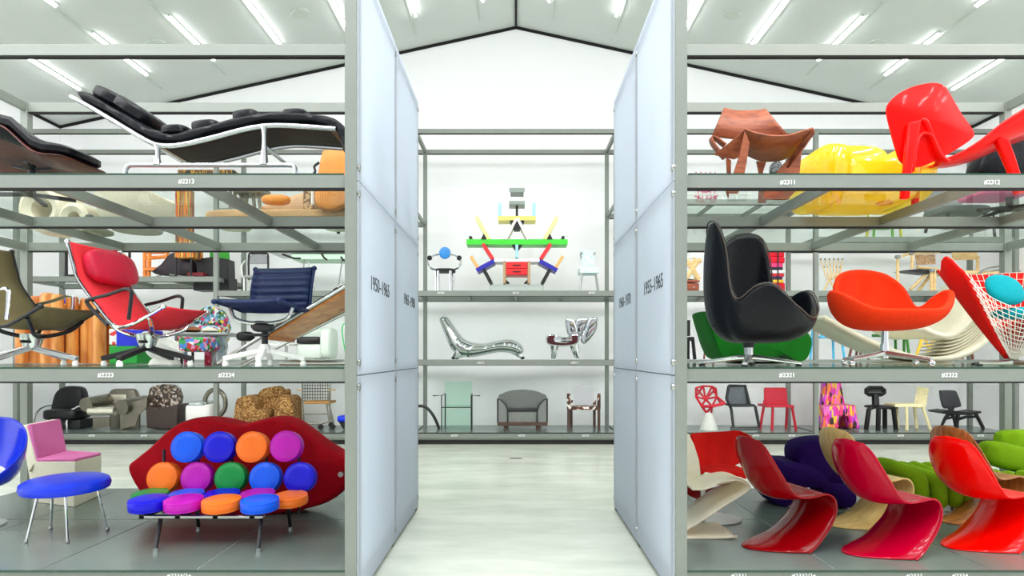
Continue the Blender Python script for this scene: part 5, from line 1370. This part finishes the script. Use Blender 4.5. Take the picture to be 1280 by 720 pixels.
for y0, y1 in ((327.6, 335.2), (335.8, 343.2)):
    t.slab('drawer', (633, y0), (659, y1), B_RED, -0.01, 0.02, bevel=0.003)
    t.sub('handle', MB().bb(t.L(641, (y0 + y1) / 2 - .6, -0.03), t.L(651, (y0 + y1) / 2 + .6, -0.01)), M_RUBBER)
t = T('speckled_side_chair', 'pale blue white speckled chair with curled ear handles', 'chair', at(736, 12.1, 2.966))
M_SPK = pattern_mat('pale_speckle', [(214, 236, 240), (236, 246, 248), (190, 224, 230), (226, 240, 244)], 60, 0.5)
t.plate('back', [(724.5, 312.5), (744, 312.5), (742.5, 333), (727, 333)], M_SPK, dy=0.35, th=0.03)
t.slab('seat', (725, 333.5), (748.5, 341), M_SPK, -0.05, 0.4)
for sg in (-1, 1):
    f = lambda x: 735 + sg * x
    t.rod('ear', [(f(8), 323), (f(9.5), 318), (f(8), 315.5), (f(7), 318)], 0.012, M_STEEL, dy=.33, curve=4)
    for q, q1, dy in ((9, 12.5, 0), (8, 11, .36)):
        t.rod('leg', [(f(q) + 1, 341, dy), (f(q1) + 1, None, dy)], 0.014, M_STEEL)
# deck of the centre bay
M_GREENGL = glass_mat('green_tinted_glass', (236, 250, 243), 0.03, 0.03, (222, 246, 234), 0.08)
t = T('glass_armchair', 'armchair of pale green glass sheets on a thin black wire frame', 'chair', at(572, YD, Z0))
t.plate('back_glass', [(556.5, 477), (590, 477), (590, 509), (556.5, 509)], M_GREENGL, dy=0.3, th=0.015, bevel=0)
t.slab('seat_glass', (553, 508.6), (589, 509.6), M_GREENGL, -0.02, 0.4, bevel=0)
t.slab('front_glass', (553, 511), (589, 536), M_GREENGL, 0.36, 0.375, bevel=0)
t.rods('frame', [[(541, 494.5, 0), (552, 494.5, 0), (552, None, 0)], [(600, 494.5, 0), (589, 494.5, 0), (589, None, 0)], [(552, 509.5, 0), (589, 509.5, 0)], [(552, 494.5, 0), (556.5, 492, .3), (556.5, None, .3)], [(589, 494.5, 0), (590, 492, .3), (590, None, .3)]], 0.012, M_BLACK)
M_MESHS = mat('steel_mesh', (132, 136, 132), 0.42, 0.5, var=0.2, scale=40, bump=0.3, bscale=300)
M_DKWOOD = wood_mat('dark_brown_band', (66, 44, 36), (88, 62, 50), 6)
t = T('mesh_tub_armchair', 'round backed armchair of grey metal mesh in the middle of the centre bay', 'chair', at(653, 12.2, Z0))
t.part('back', MB().prism(catmull(t.pts([(622, 528), (622, 498), (628, 492), (638, 488.5), (653, 487), (668, 488.5), (678, 492), (684, 498), (684, 528)], 0.5), 3)[:], (0, 0.05, 0)), M_MESHS, bevel=0.006)
for sg in (-1, 1):
    f = lambda x: 653 + sg * x
    t.part('arm', MB().prism(t.pts([(f(31), 498), (f(27), 499), (f(21), 505), (f(18.5), 513), (f(18.5), 528), (f(31), 528)], 0), (0, 0.5, 0)), M_MESHS, bevel=0.004)
    t.rod('arm_edge', [(f(31), 528), (f(31), 498), (f(27), 499.5), (f(21), 506), (f(18.5), 513), (f(18.5), 528)], 0.014, M_BLACK, dy=-0.01)
    t.rod('foot', [(f(20), 531, 0.1), (f(20), None, 0.1)], 0.05, M_DKWOOD)
    t.rod('foot', [(f(20), 531, 0.45), (f(20), None, 0.45)], 0.05, M_DKWOOD)
t.slab('seat', (634.5, 514), (671.5, 528), M_MESHS, 0.02, 0.5)
t.slab('seat_edge', (634.5, 512.2), (671.5, 514.6), M_BLACK, 0.0, 0.5)
t.slab('base_band', (621.5, 527.5), (684.5, 532.5), M_DKWOOD, -0.01, 0.56)
M_BSPOT = pattern_mat('brown_white_wrap', [(70, 40, 30), (236, 230, 220), (110, 60, 40), (60, 34, 28)], 22, 0.6)
t = T('wrapped_leg_chair', 'chair with a milky clear back and dark arms wrapped in brown and white', 'chair', at(730, YD, Z0))
t.part('back', MB().prism(catmull(t.pts([(719, 509), (717, 490), (720, 482), (730, 480.5), (738, 482), (742, 490), (741, 509)], 0.38), 3), (0, 0.03, 0)), glass_mat('milky_acrylic', (250, 250, 252), 0.1, 0.1, (244, 244, 248), 0.7))
t.slab('seat', (713, 508.5), (750, 512.5), M_BSPOT, -0.02, 0.4)
for px, d, y0 in ((710.8, 0, 492), (748.6, 0, 492), (714, .4, 500), (743, .4, 500)):
    t.rod('leg', [(px, 510, d), (px, None, d)], 0.03, M_DKWOOD)
    t.rod('arm_post', [(px, y0, d), (px, 511, d)], 0.035, M_BSPOT)
t = T('curved_cane', 'thin dark curved rod leaning beside the glass armchair', 'rod', at(545, 12.45, Z0))
t.rod('rod', [(519, 508), (526, 507.5), (533, 509.5), (540, 517), (545, 526), (549, None)], 0.03, M_BLACK, curve=5)

# ------------------------------------------------------------------ back rack, deck level, right bays
M_FACET = mat('red_wire_paint', (206, 24, 46), 0.4)
t = T('facet_wire_chair', 'red wire facet chair on a white concrete cone', 'chair', at(886, YD, Z0))
t.turn('cone', 886, [(11, None), (10.5, 534), (5.5, 520), (3.2, 516)], mat('pale_concrete', (212, 214, 206), 0.7))
N3 = {'a': (870, 485, .4), 'b': (879, 482.5, .45), 'c': (890, 483, .45), 'd': (895, 486, .4), 'e': (870, 496, .3), 'f': (882, 499, .3), 'g': (896, 496, .3), 'h': (906, 504, 0), 'i': (877, 508, .1), 'j': (890, 508, -.05), 'k': (883, 516, .1), 'l': (889, 516, .1), 'm': (902, 506, .25)}
t.rods('wires', [[N3[p], N3[q]] for p, q in ('ab', 'bc', 'cd', 'ae', 'dg', 'bf', 'cf', 'af', 'df', 'ef', 'fg', 'ei', 'fi', 'fj', 'gj', 'gh', 'hj', 'ij', 'ik', 'jl', 'ke', 'jk', 'mj', 'gm', 'be', 'cg')], 0.022, M_FACET)
t.part('seat_edge', MB().tube([t.L(*N3['i']), t.L(*N3['j']), t.L(*N3['h'])], 0.03), M_FACET)
M_DGREY = mat('black_mesh_plastic', (40, 44, 48), 0.5, var=0.1)
t = T('z_frame_chair', 'black mesh cantilever chair with a z-shaped frame beside the facet chair', 'chair', at(928, YD, Z0))
t.plate('back', [(911.5, 482.5), (931, 482.5), (936.5, 506), (913, 505), (908.5, 497)], mat('dark_mesh', (92, 98, 102), 0.6, var=0.3, scale=40), dy=0.1, th=0.02)
t.rods('frame', [[(911, 482, .1), (931.5, 482, .1), (937, 506, .05), (944, 508, 0), (949, 534, 0)], [(911, 482, .1), (908, 498, .1), (914, 511, .1), (917, 535, 0)], [(914, 507, .1), (937, 507, .1)]], 0.03, M_DGREY)
t.slab('seat', (914, 505.5), (944, 508.5), M_DGREY, -0.02, 0.35)
t.rods('runner', [[(913, None, 0), (949, None, -.05)], [(913, None, .3), (949, None, .3)], [(949, None, -.05), (949, None, .3)]], 0.02, M_DGREY)
M_CHERRY = mat('cherry_red_plastic', (190, 26, 50), 0.45, var=0.08, scale=30)
t = T('red_shell_side_chair', 'cherry red side chair with rectangular back on four thin legs', 'chair', at(972, YD, Z0))
t.plate('back', [(955.5, 486), (957, 484.5), (981, 484.5), (983.5, 486), (985, 507), (960, 508), (955.5, 503)], M_CHERRY, dy=0.1, th=0.04)
t.slab('seat', (958, 506.5), (993, 509.5), M_CHERRY, -0.1, 0.35)
for x0, x1, dy in ((966, 965, -0.05), (990, 995, -0.05), (984, 982.5, .3), (956, 950, .1)):
    t.rod('leg', [(x0, 508 if x0 > 960 else 500, dy), (x1, None, dy)], 0.028, M_CHERRY)
M_SPLASH = pattern_mat('poured_plastic', [(230, 40, 150), (246, 110, 200), (240, 200, 60), (200, 60, 210), (250, 130, 60), (60, 20, 30), (240, 60, 120)], 9, 0.35, stretch=(3, 3, 0.8))
t = T('poured_plastic_throne', 'tall pink, orange and violet dripped plastic throne', 'chair', at(1048, YD, Z0))
t.part('back', MB().puff(catmull(t.pts([(1026, 538), (1027, 510), (1029, 492), (1031, 470), (1040, 462), (1048, 460), (1051, 474), (1056, 500), (1062, 538)], 0.3), 3, True), (0, 0.15, 0), edge=0.1), M_SPLASH)
t.part('seat_block', MB().prism(t.pts([(1030, 508), (1070, 506), (1072, 520), (1076, 536.5), (1064, 536), (1061, 520), (1053, 520), (1049, 536), (1028, 536.5)], -0.1), (0, 0.4, 0)), M_SPLASH, bevel=0.03)
t = T('round_leg_chair', 'black chair with rounded T-shaped back and four stout round legs', 'chair', at(1100, YD, Z0))
t.rod('back_loop', [(1083, 487), (1086, 485), (1102, 485), (1105, 487.5), (1105, 491), (1102, 493), (1086, 493), (1083, 491)], 0.045, M_BLK_L, dy=0.35, closed=True)
t.slab('back_bar', (1084, 488), (1104, 490), M_BLK_L, .33, .38)
t.rod('back_post', [(1094, 493, .35), (1094.5, 507, .3)], 0.07, M_BLK_L)
t.part('seat', MB().soft(t.L(1101, 508.5, .15), (0.55, 0.5, 0.07), 0.6), M_BLK_L)
for x0, x1, dy in ((1086, 1082.5, .05), (1117, 1120, .0), (1098, 1097.5, -.08), (1106, 1106, .3)):
    t.rod('leg', [(x0 + (1101 - x0) * .3, 509, dy), (x0, 512, dy), (x1, None, dy)], 0.045, M_BLK_L)
M_IVORY = mat('ivory_plastic', (240, 228, 180), 0.45, var=0.04)
t = T('lattice_back_chair', 'ivory plastic chair with perforated back beside the black round leg chair', 'chair', at(1142, YD, Z0))
mb = MB()
q0 = [t.L(*p) for p in ((1143, 509, .2), (1156, 510, .2), (1160, 486, .35), (1147, 484, .35))]
for k in range(6):
    u = k / 5
    mb.tube([q0[0].lerp(q0[1], u), q0[3].lerp(q0[2], u)], 0.016, 6)
    mb.tube([q0[0].lerp(q0[3], u), q0[1].lerp(q0[2], u)], 0.016, 6)
    if k < 5:
        mb.tube([q0[0].lerp(q0[3], u), q0[1].lerp(q0[2], u + .2)], 0.014, 6); mb.tube([q0[1].lerp(q0[2], u), q0[0].lerp(q0[3], u + .2)], 0.014, 6)
t.part('back', mb, M_IVORY)
t.slab('seat', (1119, 505), (1155, 509), M_IVORY, -0.08, 0.3)
for x0, x1, dy in ((1133, 1133.5, -.05), (1143, 1146, .25), (1153, 1163, .0), (1121, 1122, .2)):
    t.rod('leg', [(x0, 508, dy), (x1, None, dy)], 0.03, M_IVORY)
t = T('low_easy_chair', 'low black easy chair with square back and pierced splayed legs', 'chair', at(1200, YD, Z0))
t.part('back', MB().puff(catmull(t.pts([(1175.5, 490), (1178, 488), (1193, 488), (1197, 491), (1202, 505), (1200, 509), (1185, 511), (1179, 508)], 0.1), 2, True), (0, 0.06, 0), edge=0.08), mat('charcoal_plastic', (48, 50, 54), 0.45))
t.part('seat', MB().prism(t.pts([(1177, 515), (1190, 513), (1215, 516), (1227, 514), (1227, 516.5), (1212, 519), (1192, 519), (1180, 517)], -0.1), (0, 0.45, 0)), M_BLK_L, bevel=0.01)
t.rod('back_stem', [(1190, 508, .12), (1188, 514, .1)], 0.05, M_BLK_L)
for pp in ([(1186, 517), (1181, 523), (1175, None)], [(1190, 518), (1193, 525), (1195, None)], [(1197, 518), (1196, 528), (1196, None)], [(1219, 517), (1224, 526), (1229, None)], [(1181, 523), (1190, 522)], [(1197, 524), (1208, 521), (1221, 521)]):
    t.rod('leg', [(p[0], p[1], -.05) for p in pp], [0.035, 0.022], M_BLK_L)
    t.rod('rear_leg', [(p[0] + 1, p[1], .28) for p in pp], [0.03, 0.02], M_BLK_L)

# ------------------------------------------------------------------ back rack, eye-level shelf at the right
YA = 12.2
t = T('black_side_chair', 'black wooden side chair half hidden by the right aisle post', 'chair', at(861, YA, ZA))
t.slab('back', (855, 400), (863, 420), M_BLK_L, .3, .34)
t.slab('seat', (855, 421), (868, 426), M_BLK_L, -0.1, .35)
for x0, x1, dy in ((866, 868.5, 0), (860, 860, .3), (856, 855, 0)):
    t.rod('leg', [(x0, 424, dy), (x1, None, dy)], 0.035, M_BLK_L)
M_BRNT = mat('brown_tube', (120, 66, 52), 0.4)
t = T('brown_tube_stool', 'brown tubular stool left of the green velvet seat', 'stool', at(887, YA, ZA))
t.rods('frame', [[(880, 449), (882, 430), (885, 427), (890, 428), (892, 449)], [(881, 436), (891, 436)]], 0.02, M_BRNT)
t.slab('seat', (882, 427), (893, 429.5), M_BRNT, -.05, .3)
M_CYAN = mat('sky_blue_tube', (80, 190, 232), 0.4)
t = T('blue_tube_chair', 'light blue tubular chair behind the rack post between black and orange chairs', 'chair', at(1035, YA, ZA))
t.rods('frame', [[(1013, 449, .3), (1016, 410, .35), (1017, 402, .36), (1025, 401, .36), (1027, 421, .3)], [(1052, 421, 0), (1055.5, 449, 0)], [(1041, 421, .2), (1042, 449, .2)], [(1026, 421, 0), (1052, 420.5, 0)]], 0.025, M_CYAN)
t.slab('seat', (1025, 420), (1052, 422.5), M_CYAN, -.05, .35)
t.slab('back', (1016, 401), (1026, 411), M_CYAN, .35, .38)
M_BRNLEG = mat('brown_wood_leg', (110, 64, 40), 0.5)
t = T('wood_leg_stool', 'dark topped stool on splayed brown legs under the ivory lounger', 'stool', at(1074, YA, ZA))
t.slab('seat', (1064, 424), (1084, 428), M_BLK_L, 0, .3)
for x0, x1, dy in ((1066, 1061, 0), (1076, 1075.5, 0), (1081, 1086, 0), (1072, 1070, .3)):
    t.rod('leg', [(x0, 427, dy), (x1, None, dy)], 0.025, M_BRNLEG)
M_LEAF = mat('leaf_green_plastic', (52, 130, 34), 0.5)
t = T('green_slat_chair', 'leaf green plastic chair behind the stem of the orange chair', 'chair', at(1120, YA, ZA))
t.slab('seat', (1104, 417), (1137, 420.5), M_LEAF, -0.05, .35)
t.rods('back_ribs', [[(1106 + 5 * k, 418, .3), (1107 + 5 * k, 402, .38)] for k in range(4)], 0.025, M_LEAF)
t.slab('top_rail', (1105, 400), (1124, 404), M_LEAF, .36, .42)
for x0, x1, dy in ((1133, 1137, 0), (1106, 1103, 0), (1119, 1120, .3), (1130, 1130, .3)):
    t.rod('leg', [(x0, 420, dy), (x1, None, dy)], 0.025, M_LEAF)
M_YELW = mat('yellow_painted_wood', (238, 196, 60), 0.5)
t = T('yellow_trestle_stool', 'yellow A-legged stool seen through the ivory lounger', 'stool', at(1164, YA, ZA))
t.slab('seat', (1150, 419), (1176, 422.5), M_YELW, 0, .35)
for x0, x1 in ((1153, 1144), (1156, 1167), (1168, 1157), (1172, 1184)):
    t.rod('leg', [(x0, 422), (x1, None)], 0.03, M_YELW)
t.rod('stretcher', [(1149, 433), (1162, 433)], 0.025, M_YELW)
t = T('green_bucket_chair', 'pale tub chair with green seat on brown legs behind the ivory lounger', 'chair', at(1204, YA, ZA))
t.part('back', MB().puff(catmull(t.pts([(1200, 424), (1204, 406), (1214, 396), (1220, 398), (1222, 420), (1216, 426)], .3), 3, True), (0, .08, 0)), M_MINT)
t.part('seat', MB().puff(catmull(t.pts([(1189, 420), (1200, 419), (1220, 422), (1218, 429), (1207, 432), (1194, 429)]), 3, True), (0, .35, 0)), M_LEAF)
t.slab('black_pad', (1199, 412), (1214, 419), M_BLK_L, .1, .3)
for x0, x1 in ((1196, 1190), (1213, 1216), (1204, 1203)):
    t.rod('leg', [(x0, 430, .1), (x1, None, .1)], 0.025, M_BRNLEG)

# ------------------------------------------------------------------ back rack, upper shelves at the right
YU = 12.2
M_LTW = wood_mat('light_birch', (216, 178, 118), (238, 208, 152), 5)
M_REDW = wood_mat('red_brown_cabinet_wood', (130, 54, 28), (164, 78, 44), 5)
t = T('drawer_cabinet', 'small red brown wooden cabinet with a drawer by the right aisle post', 'cabinet', at(864, YU, 2.966))
a = t.L(850, 354); b = t.L(874, 350)
t.part('body', MB().bb((a.x, 0, 0), (b.x, .4, a.z)), M_REDW, bevel=0.01)
t.slab('top', (849, 350), (875, 352.5), M_REDW, -.02, .42)
t.slab('drawer', (860, 355), (873, 362), M_REDW, -.015, .01)
t.sub('knob', MB().soft(t.L(867, 359, -.03), (0.04, 0.04, 0.04), 1.0), M_CHROME)
t = T('birch_chair', 'pale birch chair of crossed boards standing on the red brown cabinet', 'chair', (P(864, 0, YU).x, YU, P(864, 350, YU).z))
t.slab('white_board', (858, 338), (868, 349), M_MINT, 0, .3)
t.rods('boards', [[(856, 349.6), (872, 327)], [(874, 349.6), (858, 325)], [(858, 330), (876, 326)]], 0.05, M_LTW)
t.slab('back', (862, 314), (876, 323), M_WHITE, .2, .26)
t.rod('post', [(868, 322, .2), (868, 350, .2)], 0.03, M_LTW)
t = T('rag_stack_chair', 'seat of stacked red and patterned textile layers strapped together', 'chair', at(962, YU, 2.966))
RAGS = [((196, 20, 40), 352, 363.4), ((226, 180, 50), 349, 354), ((60, 40, 80), 344, 350), ((200, 40, 50), 341, 346), ((236, 232, 232), 337, 342), ((30, 30, 44), 333, 338), ((224, 60, 120), 328, 335), ((216, 16, 44), 320, 329), ((206, 14, 40), 312.5, 321)]
for k, (c, y0, y1) in enumerate(RAGS):
    p, q = t.L(941 + 2 * math.sin(k * 2.1), y1), t.L(982 + 1.5 * math.cos(k * 1.7), y0)
    if y1 > 363: p.z = 0.0
    t.part('textile_layer', MB().soft(((p.x + q.x) / 2, .25, (p.z + q.z) / 2), (q.x - p.x, .5, q.z - p.z), 0.3), mat('rag_cloth', c, 0.85, var=0.25, scale=12))
for px in (952, 972):
    t.part('strap', MB().bb(t.L(px, 313, -.01), t.L(px + 1, 363, .005)), M_BLK_L)
t = T('lattice_wood_chair', 'small chair of crossed thin wooden sticks with dark joints', 'chair', at(1039, YU, 2.966))
mb = MB(); ml = MB()
for k in range(6):
    mb.tube(t.pts([(1026 + 5.4 * k, 324, .3), (1034 + 3 * k, 350, .2)]), .012, 5)
    mb.tube(t.pts([(1053 - 5.4 * k, 324, .3), (1048 - 3 * k, 348, .2)]), .012, 5)
    ml.soft(t.L(1026 + 5.4 * k, 324, .3), (.035, .035, .035), 1.0, 8, 6); ml.soft(t.L(1030 + 4 * k, 334, .27), (.03, .03, .03), 1.0, 8, 6)
t.part('lattice', mb, M_LTW); t.part('joints', ml, M_RUBBER)
for pp in ([(1040, 342, .2), (1029, None, 0)], [(1036, 346, .2), (1044, None, .1)], [(1044, 344, .2), (1050, None, .3)]):
    t.rod('leg', pp, .018, M_LTW)
t = T('folding_birch_chair', 'birch folding chair with cane back and grey metal joints', 'chair', at(1150, YU, 2.966))
t.rods('frame', [[(1122, 363.6, 0), (1122, 322, 0), (1140, 316, 0), (1174, 315, .3)], [(1140, 316, 0), (1140, 336, 0)], [(1168, 337, 0), (1168, 363.6, 0)], [(1164, 338, 0), (1164, 363.6, 0)], [(1146, 334, .1), (1172, 337, .1)], [(1148, 363.6, .3), (1166, 340, .1)], [(1138, 362, .1), (1160, 340, .1)]], 0.032, M_LTW)
t.plate('cane_back', [(1144, 318), (1169, 318), (1170, 330), (1146, 331)], pattern_mat('woven_cane', [(200, 160, 120), (226, 196, 160), (180, 136, 96)], 60, 0.7), dy=.3, th=.02)
t.plate('seat', [(1128, 338), (1150, 336), (1186, 339), (1160, 342)], M_BLACK, dy=0, th=.3)
for px, py in ((1122, 321), (1139, 316), (1165, 338)):
    t.part('joint', MB().soft(t.L(px, py, -.03), (.09, .09, .07), .5), M_GMESH)
t = T('birch_side_chair', 'plain birch side chair with board back beside the folding one', 'chair', at(1208, 12.35, 2.966))
t.plate('back', [(1190, 315), (1222, 315), (1222, 324.5), (1192, 325)], M_LTW, dy=.2, th=.03)
for x0, x1, y0, dy in ((1192, 1190, 320, .2), (1222, 1222, 320, .2), (1193, 1188, 340, -.2), (1220, 1218, 340, -.2)):
    t.rod('leg', [(x0, y0, dy), (x1, None, dy)], 0.03, M_LTW)
t.slab('seat', (1191, 338), (1222, 342), M_LTW, -.25, .22)
t = T('hoop_wicker_chair', 'wicker chair with wide bent hoop arms behind the teal cushion', 'chair', at(1250, 12.1, 2.966))
t.rods('hoops', [[(1222, 352), (1226, 340), (1240, 334), (1262, 333), (1272, 336), (1279, 350)], [(1226, 356), (1232, 344), (1248, 338), (1268, 340)]], 0.018, M_STEEL, curve=5)
t.part('seat', MB().soft(t.L(1246, 345, .2), (0.9, .5, .18), .6), M_LTW)
for px in (1226, 1272):
    t.rod('leg', [(px, 348, .1), (px, None, .1)], 0.02, M_STEEL)
t = T('pink_wire_chair', 'pink wire chair seen through the glass behind the bent plywood chair', 'chair', at(884, YU, 4.72))
M_PKW = mat('pink_wire', (224, 120, 160), 0.5)
mb = MB()
for k in range(5):
    mb.tube(catmull(t.pts([(870 + 6 * k, 215, .3), (871 + 6 * k, 232, .2), (873 + 5 * k, 240, 0), (872 + 6 * k, 252, 0)]), 4), .012, 5)
for k in range(4):
    mb.tube(catmull(t.pts([(868, 218 + 9 * k, .25 - .07 * k), (882, 222 + 9 * k, .15 - .07 * k), (897, 218 + 9 * k, .25 - .07 * k)]), 4), .012, 5)
t.part('wire_shell', mb, M_PKW)
for x0, x1, dy in ((874, 872, 0), (892, 896, 0), (884, 884, .3)):
    t.rod('leg', [(x0, 245, dy), (x1, None, dy)], .012, M_PKW)
t = T('white_frame_rack', 'white tubular frame bench on the high shelf behind the right aisle post', 'bench', at(900, YU, 4.72))
t.rods('frame', [[(858, None), (858, 243), (938, 243), (938, None)], [(880, None), (880, 243)], [(902, None), (902, 243)], [(920, None), (920, 243)]], 0.02, M_WHITE, dy=-.15)
t = T('grey_felt_seat', 'small dark speckled seat beyond the bent plywood chair legs', 'seat', at(971, YU, 4.72))
t.part('back', MB().puff(catmull(t.pts([(965, 214), (966, 204), (972, 200), (977, 203), (979, 212), (976, 216)]), 3, True), (0, .15, 0)), pattern_mat('grey_speckle', [(60, 62, 64), (130, 134, 136), (90, 92, 96)], 40))
t.rod('post', [(972, 214), (972, None)], .03, M_BLACK)
t.slab('seat', (962, 226), (982, 231), M_BLK_L, -.2, .2)
for nm, px, c1, c2, cat_, lab in (('colour_leg_chair', 1105, (210, 200, 40), (110, 180, 60), 'chair', 'chair on thin yellow and green legs on the far right shelf'), ('swivel_stool', 1222, (30, 30, 32), (230, 230, 228), 'stool', 'black and white swivel stool on the far right shelf')):
    t = T(nm, lab, cat_, at(px, YU, 4.0))
    t.slab('seat', (px - 24, 276), (px + 24, 281), mat(nm + '_top', c2, .5), -.1, .4)
    t.slab('back', (px - 22, 252), (px + 22, 264), mat(nm + '_back', c2, .5), .36, .42)
    for q, cc in ((-20, c1), (20, c1), (-12, c2), (10, c2)):
        t.rod('leg', [(px + q, 281, 0.1), (px + q * 1.1, None, 0.1)], .025, mat(nm + '_leg', cc, .5))
    for q in (-20, 20):
        t.rod('back_post', [(px + q, 278, .38), (px + q, 255, .38)], .02, mat(nm + '_post', c1, .5))
